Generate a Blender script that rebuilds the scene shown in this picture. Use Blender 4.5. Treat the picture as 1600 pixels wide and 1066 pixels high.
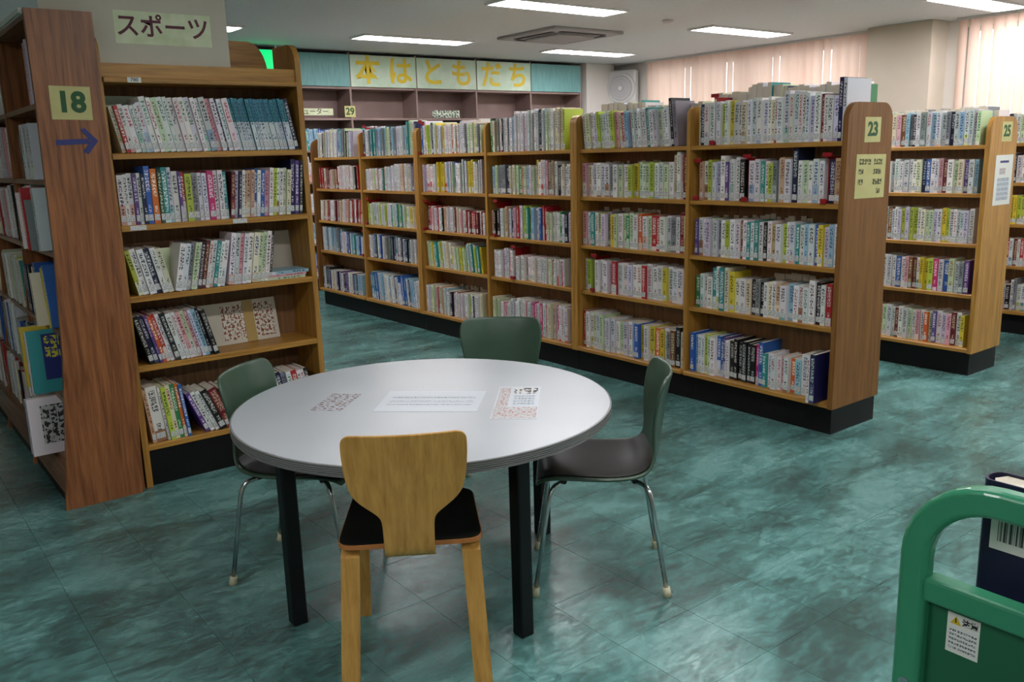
import bpy, bmesh, math, random
from mathutils import Vector, Matrix, Euler

for o in list(bpy.data.objects): bpy.data.objects.remove(o)
SC = bpy.context.scene
COL = SC.collection
R = math.radians
rnd = random.Random(18)

# ------------------------------------------------------------------ camera
cam_d = bpy.data.cameras.new('camera')
cam = bpy.data.objects.new('camera', cam_d)
COL.objects.link(cam)
cam_d.sensor_width = 36.0
cam_d.lens = 1354.85 / 1600 * 36.0
YAW, PITCH, ROLL = 0.9165009, 0.2127336, 0.02910928
fwd = Vector((math.cos(YAW) * math.cos(PITCH), math.sin(YAW) * math.cos(PITCH), -math.sin(PITCH)))
right0 = Vector((math.sin(YAW), -math.cos(YAW), 0))
up0 = right0.cross(fwd)
right = right0 * math.cos(ROLL) - up0 * math.sin(ROLL)
up = right0 * math.sin(ROLL) + up0 * math.cos(ROLL)
cam.matrix_world = Matrix(((right.x, up.x, -fwd.x, 0), (right.y, up.y, -fwd.y, 0), (right.z, up.z, -fwd.z, 1.5), (0, 0, 0, 1)))
cam_d.clip_start = 0.05
SC.camera = cam

# ------------------------------------------------------------------ light set-up and exposure
LAMP = 29.0          # strength of the fluorescent diffusers
SKY = 5.5           # overcast sky outside the windows
SC.view_settings.view_transform = 'Standard'
SC.view_settings.look = 'None'
SC.view_settings.gamma = 1.0
SC.view_settings.use_curve_mapping = False
SC.view_settings.exposure = 0.0
w = bpy.data.worlds.new('sky'); SC.world = w; w.use_nodes = True
bg = w.node_tree.nodes['Background']
bg.inputs[0].default_value = (0.90, 0.95, 1.0, 1); bg.inputs[1].default_value = SKY
CEIL = 2.70

# ------------------------------------------------------------------ helpers
def s2l(c):
    return tuple((v / 12.92 if v <= 0.04045 else ((v + 0.055) / 1.055) ** 2.4) for v in c)
def rgb(r, g, b): return s2l((r / 255, g / 255, b / 255))

def mat(name, col=(0.5, 0.5, 0.5), rough=0.5, metal=0.0, emit=None, estr=0, spec=0.5, coat=0.0):
    m = bpy.data.materials.new(name); m.use_nodes = True
    b = m.node_tree.nodes['Principled BSDF']
    b.inputs['Base Color'].default_value = (*col, 1)
    b.inputs['Roughness'].default_value = rough
    b.inputs['Metallic'].default_value = metal
    b.inputs['Specular IOR Level'].default_value = spec
    b.inputs['Coat Weight'].default_value = coat
    if emit:
        b.inputs['Emission Color'].default_value = (*emit, 1)
        b.inputs['Emission Strength'].default_value = estr
    return m

def nn(m, t): return m.node_tree.nodes.new(t)
def lk(m, a, b): m.node_tree.links.new(a, b)
def bsdf(m): return m.node_tree.nodes['Principled BSDF']

def noisy(name, c1, c2, scale, rough=0.5, detail=4, bump=0.0, vec_scale=(1, 1, 1), spec=0.5, metal=0.0, coat=0.0, rough_var=0.0):
    m = mat(name, c1, rough, metal, spec=spec, coat=coat)
    tc = nn(m, 'ShaderNodeTexCoord'); mp = nn(m, 'ShaderNodeMapping'); mp.inputs['Scale'].default_value = vec_scale
    n = nn(m, 'ShaderNodeTexNoise'); n.inputs['Scale'].default_value = scale; n.inputs['Detail'].default_value = detail
    cr = nn(m, 'ShaderNodeValToRGB'); cr.color_ramp.elements[0].position = 0.3; cr.color_ramp.elements[1].position = 0.7
    cr.color_ramp.elements[0].color = (*c1, 1); cr.color_ramp.elements[1].color = (*c2, 1)
    lk(m, tc.outputs['Object'], mp.inputs[0]); lk(m, mp.outputs[0], n.inputs['Vector']); lk(m, n.outputs['Fac'], cr.inputs[0])
    lk(m, cr.outputs[0], bsdf(m).inputs['Base Color'])
    if bump:
        bp = nn(m, 'ShaderNodeBump'); bp.inputs['Strength'].default_value = bump; bp.inputs['Distance'].default_value = 0.002
        lk(m, n.outputs['Fac'], bp.inputs['Height']); lk(m, bp.outputs[0], bsdf(m).inputs['Normal'])
    if rough_var:
        mr = nn(m, 'ShaderNodeMapRange'); mr.inputs['To Min'].default_value = rough - rough_var; mr.inputs['To Max'].default_value = rough + rough_var
        lk(m, n.outputs['Fac'], mr.inputs['Value']); lk(m, mr.outputs[0], bsdf(m).inputs['Roughness'])
    return m

def wood(name, dark, light, axis, rough=0.42, wav=False):
    m = mat(name, light, rough)
    sc = {'x': (1.2, 22, 22), 'y': (22, 1.2, 22), 'z': (22, 22, 1.2)}[axis]
    tc = nn(m, 'ShaderNodeTexCoord'); mp = nn(m, 'ShaderNodeMapping'); mp.inputs['Scale'].default_value = sc
    n = nn(m, 'ShaderNodeTexNoise'); n.inputs['Scale'].default_value = 2.2; n.inputs['Detail'].default_value = 6; n.inputs['Distortion'].default_value = 0.6
    n2 = nn(m, 'ShaderNodeTexNoise'); n2.inputs['Scale'].default_value = 9; n2.inputs['Detail'].default_value = 3
    mx = nn(m, 'ShaderNodeMath'); mx.operation = 'MULTIPLY_ADD'; mx.inputs[1].default_value = 0.35
    cr = nn(m, 'ShaderNodeValToRGB'); cr.color_ramp.elements[0].position = 0.45; cr.color_ramp.elements[1].position = 0.85
    cr.color_ramp.elements[0].color = (*dark, 1); cr.color_ramp.elements[1].color = (*light, 1)
    lk(m, tc.outputs['Object'], mp.inputs[0]); lk(m, mp.outputs[0], n.inputs['Vector']); lk(m, mp.outputs[0], n2.inputs['Vector'])
    lk(m, n2.outputs['Fac'], mx.inputs[0]); lk(m, n.outputs['Fac'], mx.inputs[2]); lk(m, mx.outputs[0], cr.inputs[0])
    lk(m, cr.outputs[0], bsdf(m).inputs['Base Color'])
    return m

OAK_D, OAK_L = rgb(146, 100, 38), rgb(192, 142, 64)
M = {}
M['oak_z'] = wood('oak_panel', OAK_D, OAK_L, 'z', 0.45)
M['oak_y'] = wood('oak_shelf_long', OAK_D, OAK_L, 'y', 0.4)
M['oak_x'] = wood('oak_shelf_cross', OAK_D, OAK_L, 'x', 0.4)
M['oak_end'] = wood('oak_end_panel', rgb(104, 64, 18), rgb(136, 90, 34), 'z', 0.6)
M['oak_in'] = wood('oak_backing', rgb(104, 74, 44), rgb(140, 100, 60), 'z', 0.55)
M['walnut_z'] = wood('walnut_panel', rgb(98, 56, 30), rgb(160, 102, 60), 'z', 0.38)
M['walnut_y'] = wood('walnut_shelf', rgb(96, 62, 42), rgb(150, 108, 78), 'y', 0.4)
M['base'] = noisy('black_kick_base', rgb(8, 6, 7), rgb(18, 15, 16), 6, 0.5, spec=0.3)
M['mauve'] = noisy('faded_back_case', rgb(128, 106, 100), rgb(150, 128, 122), 3, 0.6)
M['tealdoor'] = noisy('teal_panel', rgb(100, 152, 152), rgb(120, 172, 170), 5, 0.55, vec_scale=(8, 1, 1))
M['mint'] = noisy('pale_mint_sheet', rgb(172, 200, 172), rgb(200, 216, 198), 6, 0.5)
M['cream_paper'] = noisy('cream_paper', rgb(188, 182, 120), rgb(202, 196, 134), 10, 0.6)
M['foam'] = noisy('beige_foam_board', rgb(188, 182, 164), rgb(204, 196, 178), 2, 0.6)
M['white_paper'] = mat('white_paper', rgb(222, 224, 216), 0.6)
M['sheet_green'] = noisy('pale_green_sheet', rgb(196, 208, 160), rgb(222, 226, 196), 14, 0.5)
M['bluish_paper'] = mat('bluish_white_paper', rgb(192, 200, 206), 0.32)
M['tape'] = mat('brown_tape', rgb(168, 138, 70), 0.45)
M['black'] = noisy('black_enamel', rgb(4, 4, 5), rgb(9, 8, 9), 30, 0.42, spec=0.35)
M['chrome'] = mat('chrome_tube', (0.55, 0.56, 0.56), 0.22, 1.0)
M['rubber'] = mat('cream_rubber_tip', rgb(196, 192, 160), 0.6)
M['shell'] = noisy('green_vinyl', rgb(50, 72, 56), rgb(64, 88, 70), 6, 0.33, detail=3, bump=0.15)
M['pad'] = noisy('worn_black_vinyl', rgb(13, 16, 14), rgb(26, 28, 25), 7, 0.38, bump=0.25, rough_var=0.08, spec=0.15)
M['ply'] = wood('birch_ply', rgb(166, 120, 52), rgb(202, 154, 78), 'z', 0.33)
M['ply_edge'] = mat('ply_edge', rgb(176, 112, 58), 0.4)
M['laminate'] = noisy('grey_white_laminate', rgb(170, 176, 180), rgb(180, 186, 189), 1.5, 0.28, detail=2)
M['band'] = mat('grey_edge_rubber', rgb(124, 124, 122), 0.4)
M['truck'] = noisy('green_enamel', rgb(48, 136, 98), rgb(56, 146, 106), 5, 0.28, coat=0.3)
M['truck_in'] = noisy('green_sheet_steel', rgb(28, 92, 60), rgb(34, 102, 68), 4, 0.4)
M['beige_wall'] = noisy('beige_wall_paint', rgb(196, 186, 168), rgb(206, 196, 180), 2, 0.7)
M['white_wall'] = noisy('white_wall_paint', rgb(214, 212, 206), rgb(222, 220, 214), 2, 0.7)
M['ceiling'] = noisy('ceiling_board', rgb(204, 210, 214), rgb(212, 217, 220), 30, 0.8, bump=0.1)
M['plastic'] = mat('white_plastic', rgb(214, 214, 214), 0.4)
M['grey_plastic'] = mat('grey_grille', rgb(160, 160, 162), 0.5)
M['pale_grille'] = mat('pale_grille', rgb(186, 186, 188), 0.5)
M['vent_dark'] = mat('vent_opening', rgb(30, 30, 32), 0.7)
M['lamp'] = mat('lamp_diffuser', (1, 1, 1), 0.5, emit=(1.0, 0.96, 0.985), estr=LAMP)
M['lampframe'] = mat('lamp_frame', rgb(220, 220, 220), 0.5)
M['exit'] = mat('exit_sign_green', rgb(0, 60, 30), 0.4, emit=(0.0, 0.85, 0.22), estr=1.15)
M['red'] = mat('red_acrylic', rgb(150, 24, 32), 0.3)
M['pages'] = noisy('page_edges', rgb(206, 196, 176), rgb(224, 216, 200), 60, 0.8)
M['navy'] = noisy('navy_cloth', rgb(12, 14, 46), rgb(16, 18, 58), 60, 0.55)
M['ink_green'] = mat('dark_green_ink', rgb(34, 84, 44), 0.6)
M['ink_blue'] = mat('blue_tape', rgb(38, 46, 112), 0.5)
M['ink_maroon'] = mat('maroon_ink', rgb(92, 34, 48), 0.6)
M['ink_yellow'] = mat('yellow_cutout', rgb(214, 188, 44), 0.6)
M['ink_black'] = mat('black_ink', rgb(24, 24, 24), 0.6)
M['yellow'] = mat('warning_yellow', rgb(206, 178, 40), 0.5)
M['alu'] = mat('window_frame_grey', rgb(180, 182, 184), 0.4, 0.3)

# blinds: thin cloth that lets some light through
def blind_mat():
    m = mat('peach_blind_cloth', rgb(226, 194, 176), 0.8)
    nt = m.node_tree; out = nt.nodes['Material Output']
    tr = nn(m, 'ShaderNodeBsdfTranslucent'); tr.inputs[0].default_value = (*rgb(236, 206, 190), 1)
    mx = nn(m, 'ShaderNodeMixShader'); mx.inputs[0].default_value = 0.30
    lk(m, bsdf(m).outputs[0], mx.inputs[1]); lk(m, tr.outputs[0], mx.inputs[2]); lk(m, mx.outputs[0], out.inputs[0])
    return m
M['blind'] = blind_mat()
def glass_mat():
    m = bpy.data.materials.new('window_glass'); m.use_nodes = True
    nt = m.node_tree; nt.nodes.remove(bsdf(m)); out = nt.nodes['Material Output']
    t = nn(m, 'ShaderNodeBsdfTransparent'); t.inputs[0].default_value = (0.92, 0.96, 0.96, 1)
    g = nn(m, 'ShaderNodeBsdfGlossy'); g.inputs['Roughness'].default_value = 0.03
    f = nn(m, 'ShaderNodeFresnel'); f.inputs[0].default_value = 1.45
    mx = nn(m, 'ShaderNodeMixShader')
    lk(m, f.outputs[0], mx.inputs[0]); lk(m, t.outputs[0], mx.inputs[1]); lk(m, g.outputs[0], mx.inputs[2]); lk(m, mx.outputs[0], out.inputs[0])
    return m
M['glass'] = glass_mat()

# vinyl floor tile: teal with cloudy dark scuffs and worn polish
def floor_mat():
    m = mat('teal_vinyl_tile', rgb(74, 118, 110), 0.3, spec=0.5)
    g = nn(m, 'ShaderNodeNewGeometry')
    mp = nn(m, 'ShaderNodeMapping'); mp.inputs['Rotation'].default_value = (0, 0, 0.66); mp.inputs['Scale'].default_value = (1, 2.2, 1)
    lk(m, g.outputs['Position'], mp.inputs[0])
    n1 = nn(m, 'ShaderNodeTexNoise'); n1.inputs['Scale'].default_value = 1.5; n1.inputs['Detail'].default_value = 5; n1.inputs['Roughness'].default_value = 0.62; n1.inputs['Distortion'].default_value = 0.7
    n2 = nn(m, 'ShaderNodeTexNoise'); n2.inputs['Scale'].default_value = 15; n2.inputs['Detail'].default_value = 7; n2.inputs['Roughness'].default_value = 0.65; n2.inputs['Distortion'].default_value = 1.2
    lk(m, mp.outputs[0], n1.inputs['Vector']); lk(m, mp.outputs[0], n2.inputs['Vector'])
    ad = nn(m, 'ShaderNodeMath'); ad.operation = 'MULTIPLY_ADD'; ad.inputs[1].default_value = 0.8
    lk(m, n2.outputs['Fac'], ad.inputs[0]); lk(m, n1.outputs['Fac'], ad.inputs[2])
    oi = nn(m, 'ShaderNodeObjectInfo')
    ad2 = nn(m, 'ShaderNodeMath'); ad2.operation = 'MULTIPLY_ADD'; ad2.inputs[1].default_value = 0.05
    lk(m, oi.outputs['Random'], ad2.inputs[0]); lk(m, ad.outputs[0], ad2.inputs[2])
    cr = nn(m, 'ShaderNodeValToRGB'); e = cr.color_ramp.elements
    e[0].position = 0.68; e[0].color = (*rgb(60, 86, 81), 1); e[1].position = 1.08; e[1].color = (*rgb(112, 158, 153), 1)
    k = e.new(0.80); k.color = (*rgb(74, 112, 107), 1); k = e.new(0.92); k.color = (*rgb(90, 138, 133), 1)
    sh = nn(m, 'ShaderNodeMath'); sh.operation = 'SUBTRACT'; sh.inputs[1].default_value = 0.06; lk(m, ad2.outputs[0], sh.inputs[0]); ad2 = sh
    lk(m, ad2.outputs[0], cr.inputs[0]); lk(m, cr.outputs[0], bsdf(m).inputs['Base Color'])
    mr = nn(m, 'ShaderNodeMapRange'); mr.inputs['From Min'].default_value = 0.3; mr.inputs['From Max'].default_value = 0.7
    mr.inputs['To Min'].default_value = 0.36; mr.inputs['To Max'].default_value = 0.2
    lk(m, n2.outputs['Fac'], mr.inputs['Value']); lk(m, mr.outputs[0], bsdf(m).inputs['Roughness'])
    bp = nn(m, 'ShaderNodeBump'); bp.inputs['Strength'].default_value = 0.12; bp.inputs['Distance'].default_value = 0.004
    lk(m, n2.outputs['Fac'], bp.inputs['Height']); lk(m, bp.outputs[0], bsdf(m).inputs['Normal'])
    return m
M['floor'] = floor_mat()
M['grout'] = mat('tile_joint', rgb(58, 90, 84), 0.7)

# blurred small print on paper (flat print); colour of paper and of ink, size of the characters
def print_mat(name, paper, ink, cell=(0.008, 0.01), dens=0.5, fill=0.72, two=None, bars=False):
    m = mat(name, paper, 0.55)
    uv = nn(m, 'ShaderNodeUVMap'); uv.uv_map = 'UVMap'
    sp = nn(m, 'ShaderNodeSeparateXYZ'); lk(m, uv.outputs[0], sp.inputs[0])
    masks = []
    for i in (0, 1):
        d = nn(m, 'ShaderNodeMath'); d.operation = 'DIVIDE'; d.inputs[1].default_value = cell[i]
        fr = nn(m, 'ShaderNodeMath'); fr.operation = 'FRACT'
        lt = nn(m, 'ShaderNodeMath'); lt.operation = 'LESS_THAN'; lt.inputs[1].default_value = 0.85 if i == 0 else fill
        lk(m, sp.outputs[i], d.inputs[0]); lk(m, d.outputs[0], fr.inputs[0]); lk(m, fr.outputs[0], lt.inputs[0]); masks.append(lt)
    n = nn(m, 'ShaderNodeTexNoise'); n.inputs['Scale'].default_value = 1.6 / min(cell); n.inputs['Detail'].default_value = 2
    st = nn(m, 'ShaderNodeMapping'); st.inputs['Scale'].default_value = (1, 0.0 if bars else 1, 1)
    lk(m, uv.outputs[0], st.inputs[0]); lk(m, st.outputs[0], n.inputs['Vector'])
    gt = nn(m, 'ShaderNodeMath'); gt.operation = 'GREATER_THAN'; gt.inputs[1].default_value = dens
    lk(m, n.outputs['Fac'], gt.inputs[0])
    a = nn(m, 'ShaderNodeMath'); a.operation = 'MULTIPLY'; b = nn(m, 'ShaderNodeMath'); b.operation = 'MULTIPLY'
    lk(m, masks[0].outputs[0], a.inputs[0]); lk(m, masks[1].outputs[0], a.inputs[1]); lk(m, a.outputs[0], b.inputs[0]); lk(m, gt.outputs[0], b.inputs[1])
    mx = nn(m, 'ShaderNodeMix'); mx.data_type = 'RGBA'; mx.inputs[6].default_value = (*paper, 1); mx.inputs[7].default_value = (*ink, 1)
    lk(m, b.outputs[0], mx.inputs[0]); lk(m, mx.outputs[2], bsdf(m).inputs['Base Color'])
    return m
M['print_black'] = print_mat('print_black_on_white', rgb(222, 224, 220), rgb(50, 50, 50))
M['print_grey'] = print_mat('print_grey_on_white', rgb(192, 200, 206), rgb(128, 134, 140), (0.012, 0.03), 0.5, 0.6)
M['print_red'] = print_mat('print_red_on_white', rgb(190, 192, 192), rgb(168, 100, 84), (0.02, 0.018), 0.52, 0.65)
M['print_brown'] = print_mat('print_brown_on_white', rgb(178, 182, 188), rgb(108, 76, 58), (0.03, 0.022), 0.5, 0.65)
M['print_cream'] = print_mat('print_black_on_cream', rgb(190, 182, 122), rgb(54, 58, 26), (0.022, 0.06), 0.44, 0.96)
M['print_label'] = print_mat('print_on_spine_label', rgb(226, 228, 224), rgb(60, 70, 84), (0.005, 0.007), 0.5, 0.6)
M['print_tag'] = print_mat('print_on_tag', rgb(216, 226, 206), rgb(70, 92, 84), (0.04, 0.05), 0.46, 0.9)
M['print_bar'] = print_mat('barcode_print', rgb(206, 210, 204), rgb(40, 42, 40), (0.004, 0.5), 0.48, 0.99, bars=True)
M['print_bigbrown'] = print_mat('brush_lettering', rgb(206, 200, 184), rgb(128, 66, 36), (0.022, 0.04), 0.5, 0.93)
M['print_photo'] = print_mat('black_white_photo', rgb(180, 180, 176), rgb(26, 26, 28), (0.03, 0.03), 0.5, 0.99)

# book covers: colours come from the mesh, titles are flat print
def book_mat():
    m = mat('book_cover', (0.6, 0.6, 0.6), 0.38)
    ac = nn(m, 'ShaderNodeAttribute'); ac.attribute_name = 'cov'
    ai = nn(m, 'ShaderNodeAttribute'); ai.attribute_name = 'ink'
    ab = nn(m, 'ShaderNodeAttribute'); ab.attribute_name = 'bnd'
    u1 = nn(m, 'ShaderNodeUVMap'); u1.uv_map = 'UVMap'
    u2 = nn(m, 'ShaderNodeUVMap'); u2.uv_map = 'uvm'
    s1 = nn(m, 'ShaderNodeSeparateXYZ'); lk(m, u1.outputs[0], s1.inputs[0])
    s2 = nn(m, 'ShaderNodeSeparateXYZ'); lk(m, u2.outputs[0], s2.inputs[0])
    def mth(op, a, b=None, c=None):
        n = nn(m, 'ShaderNodeMath'); n.operation = op
        for i, v in enumerate((a, b, c)):
            if v is None: continue
            if isinstance(v, (int, float)): n.inputs[i].default_value = v
            else: lk(m, v, n.inputs[i])
        return n.outputs[0]
    u, v = s1.outputs[0], s1.outputs[1]
    zz = s2.outputs[1]
    noi = nn(m, 'ShaderNodeTexNoise'); noi.inputs['Scale'].default_value = 150; noi.inputs['Detail'].default_value = 1.5; lk(m, u2.outputs[0], noi.inputs['Vector'])
    gl = mth('GREATER_THAN', noi.outputs['Fac'], 0.49)
    cell = mth('LESS_THAN', mth('FRACT', mth('DIVIDE', zz, 0.0165)), 0.82)
    inu = mth('MULTIPLY', mth('GREATER_THAN', u, 0.2), mth('LESS_THAN', u, 0.8))
    # title block and a smaller author block
    t0 = mth('SUBTRACT', 0.92, ai.outputs['Alpha'])
    tit = mth('MULTIPLY', mth('GREATER_THAN', v, t0), mth('LESS_THAN', v, 0.93))
    aut = mth('MULTIPLY', mth('MULTIPLY', mth('GREATER_THAN', v, 0.2), mth('LESS_THAN', v, 0.33)), mth('LESS_THAN', mth('ABSOLUTE', mth('SUBTRACT', u, 0.5)), 0.2))
    mask = mth('MULTIPLY', mth('MULTIPLY', gl, cell), mth('MULTIPLY', inu, mth('MAXIMUM', tit, aut)))
    # coloured band
    band = mth('MULTIPLY', mth('GREATER_THAN', u, -0.5), mth('LESS_THAN', v, ac.outputs['Alpha']))
    mx0 = nn(m, 'ShaderNodeMix'); mx0.data_type = 'RGBA'; lk(m, band, mx0.inputs[0]); lk(m, ac.outputs['Color'], mx0.inputs[6]); lk(m, ab.outputs['Color'], mx0.inputs[7])
    mx1 = nn(m, 'ShaderNodeMix'); mx1.data_type = 'RGBA'; lk(m, mask, mx1.inputs[0]); lk(m, mx0.outputs[2], mx1.inputs[6]); lk(m, ai.outputs['Color'], mx1.inputs[7])
    # shelf-mark sticker printed on the joined far books
    lab = mth('MULTIPLY', mth('MULTIPLY', mth('GREATER_THAN', zz, 0.012), mth('LESS_THAN', zz, 0.042)), mth('MULTIPLY', ab.outputs['Alpha'], mth('GREATER_THAN', u, -0.5)))
    mx2 = nn(m, 'ShaderNodeMix'); mx2.data_type = 'RGBA'; lk(m, lab, mx2.inputs[0]); lk(m, mx1.outputs[2], mx2.inputs[6]); mx2.inputs[7].default_value = (*rgb(214, 216, 212), 1)
    lin = mth('MULTIPLY', lab, mth('MULTIPLY', mth('LESS_THAN', mth('FRACT', mth('DIVIDE', zz, 0.009)), 0.4), gl))
    mx3 = nn(m, 'ShaderNodeMix'); mx3.data_type = 'RGBA'; lk(m, lin, mx3.inputs[0]); lk(m, mx2.outputs[2], mx3.inputs[6]); mx3.inputs[7].default_value = (*rgb(70, 80, 110), 1)
    lk(m, mx3.outputs[2], bsdf(m).inputs['Base Color'])
    return m
M['book'] = book_mat()

def link(name, me, parent=None, mats=()):
    o = bpy.data.objects.new(name, me); COL.objects.link(o)
    for mm in mats:
        me.materials.append(mm)
    if parent: o.parent = parent
    return o

def tag(o, label=None, cat=None, group=None, kind=None):
    if label: o['label'] = label
    if cat: o['category'] = cat
    if group: o['group'] = group
    if kind: o['kind'] = kind
    return o

def thing(name, label, cat, loc=(0, 0, 0), rz=0.0, group=None):
    o = bpy.data.objects.new(name, None); COL.objects.link(o)
    o.empty_display_size = 0.1
    o.location = loc; o.rotation_euler = (0, 0, rz)
    return tag(o, label, cat, group)

class MB:
    """collects shapes in one bmesh"""
    def __init__(s): s.bm = bmesh.new(); s.smooth = False
    def box(s, x0, x1, y0, y1, z0, z1, mi=0, bev=0.0):
        vs = [s.bm.verts.new((x, y, z)) for x in (x0, x1) for y in (y0, y1) for z in (z0, z1)]
        idx = ((0, 1, 3, 2), (4, 6, 7, 5), (0, 4, 5, 1), (2, 3, 7, 6), (0, 2, 6, 4), (1, 5, 7, 3))
        fs = [s.bm.faces.new([vs[i] for i in f]) for f in idx]
        for f in fs: f.material_index = mi
        if bev:
            es = {e for f in fs for e in f.edges}
            r = bmesh.ops.bevel(s.bm, geom=list(es), offset=bev, segments=2, profile=0.5, affect='EDGES')
            for f in r['faces']: f.material_index = mi
        return s
    def prism(s, pts, axis, a0, a1, mi=0):
        """polygon pts in the plane normal to axis, from a0 to a1"""
        def P(p, a):
            return {'x': (a, p[0], p[1]), 'y': (p[0], a, p[1]), 'z': (p[0], p[1], a)}[axis]
        A = [s.bm.verts.new(P(p, a0)) for p in pts]; B = [s.bm.verts.new(P(p, a1)) for p in pts]
        n = len(pts)
        fs = [s.bm.faces.new(A[::-1]), s.bm.faces.new(B)]
        for i in range(n): fs.append(s.bm.faces.new((A[i], A[(i + 1) % n], B[(i + 1) % n], B[i])))
        for f in fs: f.material_index = mi
        return s
    def tube(s, path, r, seg=10, mi=0, cap=True, radii=None):
        path = [Vector(p) for p in path]; rings = []
        prev = None
        for i, p in enumerate(path):
            d = (path[min(i + 1, len(path) - 1)] - path[max(i - 1, 0)]).normalized()
            if prev is None:
                a = Vector((0, 0, 1)) if abs(d.z) < 0.9 else Vector((1, 0, 0))
                x = d.cross(a).normalized()
            else:
                x = (prev - d * prev.dot(d)).normalized()
            prev = x; y = d.cross(x)
            rr = radii[i] if radii else r
            rings.append([s.bm.verts.new(p + (x * math.cos(t) + y * math.sin(t)) * rr) for t in [2 * math.pi * k / seg for k in range(seg)]])
        for a, b in zip(rings, rings[1:]):
            for k in range(seg):
                f = s.bm.faces.new((a[k], a[(k + 1) % seg], b[(k + 1) % seg], b[k])); f.material_index = mi; f.smooth = True
        if cap:
            s.bm.faces.new(rings[0][::-1]).material_index = mi; s.bm.faces.new(rings[-1]).material_index = mi
        return s
    def ring(s, pts_fn): pass
    def mesh(s, name):
        bmesh.ops.recalc_face_normals(s.bm, faces=s.bm.faces)
        me = bpy.data.meshes.new(name); s.bm.to_mesh(me); s.bm.free(); return me
    def build(s, name, m, parent=None):
        ms = m if isinstance(m, (list, tuple)) else [m]
        return link(name, s.mesh(name), parent, ms)

def planar_uv(me, ax=(0, 2)):
    uv = me.uv_layers.new(name='UVMap')
    for l in me.loops:
        c = me.vertices[l.vertex_index].co
        uv.data[l.index].uv = (c[ax[0]], c[ax[1]])

def sheet(name, m, parent, axis, a, u0, u1, z0, z1, th=0.001):
    """thin flat paper with metric uv; axis = normal, a = near face position, thickness away from it"""
    b = MB()
    if axis == 'x': b.box(a, a + th, u0, u1, z0, z1); ax = (1, 2)
    elif axis == 'y': b.box(u0, u1, a, a + th, z0, z1); ax = (0, 2)
    o = b.build(name, m, parent)
    planar_uv(o.data, ax)
    return o

def text(name, body, m, parent, size, loc, rot, depth=0.0008, bold=0.0, xs=1.0, align='CENTER'):
    c = bpy.data.curves.new(name, 'FONT'); c.body = body; c.size = size; c.extrude = depth; c.offset = bold
    c.align_x = align; c.align_y = 'CENTER'; c.resolution_u = 3
    o = bpy.data.objects.new(name, c); COL.objects.link(o)
    dg = bpy.context.evaluated_depsgraph_get(); dg.update()
    me = bpy.data.meshes.new_from_object(o.evaluated_get(dg))
    bpy.data.objects.remove(o); me.name = name
    me.materials.clear()
    t = link(name, me, parent, [m]); t.location = loc; t.rotation_euler = rot; t.scale = (xs, 1, 1)
    return t
FACE_Y = (R(90), 0, 0)            # text read from the -Y side
FACE_X = (R(90), 0, R(-90))       # text read from the -X side

# ------------------------------------------------------------------ the room
X0, X1, Y0, Y1 = -4.0, 9.32, -4.0, 9.66
fl = MB().box(X0 - .1, X1 + .1, Y0 - .1, Y1 + .1, -0.12, -0.0022).build('floor', M['grout']); tag(fl, kind='structure')
TS = 0.317
def tile_mesh(sx, sy):
    b = MB(); g = 0.0003; c = 0.0006
    x0, x1, y0, y1 = g, sx - g, g, sy - g
    lo = [b.bm.verts.new(p) for p in ((x0, y0, -0.0022), (x1, y0, -0.0022), (x1, y1, -0.0022), (x0, y1, -0.0022))]
    hi = [b.bm.verts.new(p) for p in ((x0 + c, y0 + c, 0), (x1 - c, y0 + c, 0), (x1 - c, y1 - c, 0), (x0 + c, y1 - c, 0))]
    b.bm.faces.new(hi)
    for i in range(4): b.bm.faces.new((lo[i], lo[(i + 1) % 4], hi[(i + 1) % 4], hi[i]))
    return b
tm = tile_mesh(TS, TS).mesh('tile'); tm.materials.append(M['floor'])
def project(p):
    v = cam.matrix_world.inverted() @ Vector(p)
    return (800 + 1354.85 * v.x / -v.z, 533 - 1354.85 * v.y / -v.z, -v.z)
near, rest = [], []
ix0, ix1 = math.floor((X0 - 0.77) / TS), math.ceil((X1 - 0.77) / TS)
iy0, iy1 = math.floor((Y0 - 2.06) / TS), math.ceil((Y1 - 2.06) / TS)
for i in range(ix0, ix1):
    for j in range(iy0, iy1):
        x, y = 0.77 + i * TS, 2.06 + j * TS
        if x < X0 or y < Y0 or x + TS > X1 + .1 or y + TS > Y1 + .1: rest.append((x, y)); continue
        px, py, d = project((x + TS / 2, y + TS / 2, 0))
        hid = (4.0 < x < 4.2 and y > 2.5) or (x > 4.3 and y > 2.6 and not (4.35 < x < 5.5 and y < 3.0)) or (0.62 < x < 0.8 and y > 4.1) or (0.9 < x < 3.6 and y > 4.4 and x < 1.2 + (y - 4.4) * 0.15)
        if d > 0 and -60 < px < 1660 and 300 < py < 1130 and not hid: near.append((d, x, y))
        else: rest.append((x, y))
near.sort()
for k, (d, x, y) in enumerate(near):
    if k < 300:
        o = bpy.data.objects.new('tile', tm); COL.objects.link(o); o.parent = fl; o.location = (x, y, 0)
    else: rest.append((x, y))
verts, faces = [], []
tv = [tuple(v.co) for v in tm.vertices]; tf = [tuple(p.vertices) for p in tm.polygons]
for x, y in rest:
    b0 = len(verts)
    verts += [(min(max(v[0] + x, X0), X1 + .08), min(max(v[1] + y, Y0), Y1 + .08), v[2]) for v in tv]; faces += [tuple(i + b0 for i in f) for f in tf]
me = bpy.data.meshes.new('tiles'); me.from_pydata(verts, [], faces)
o = link('floor_tiles', me, fl, [M['floor']]); tag(o, kind='stuff')

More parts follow.
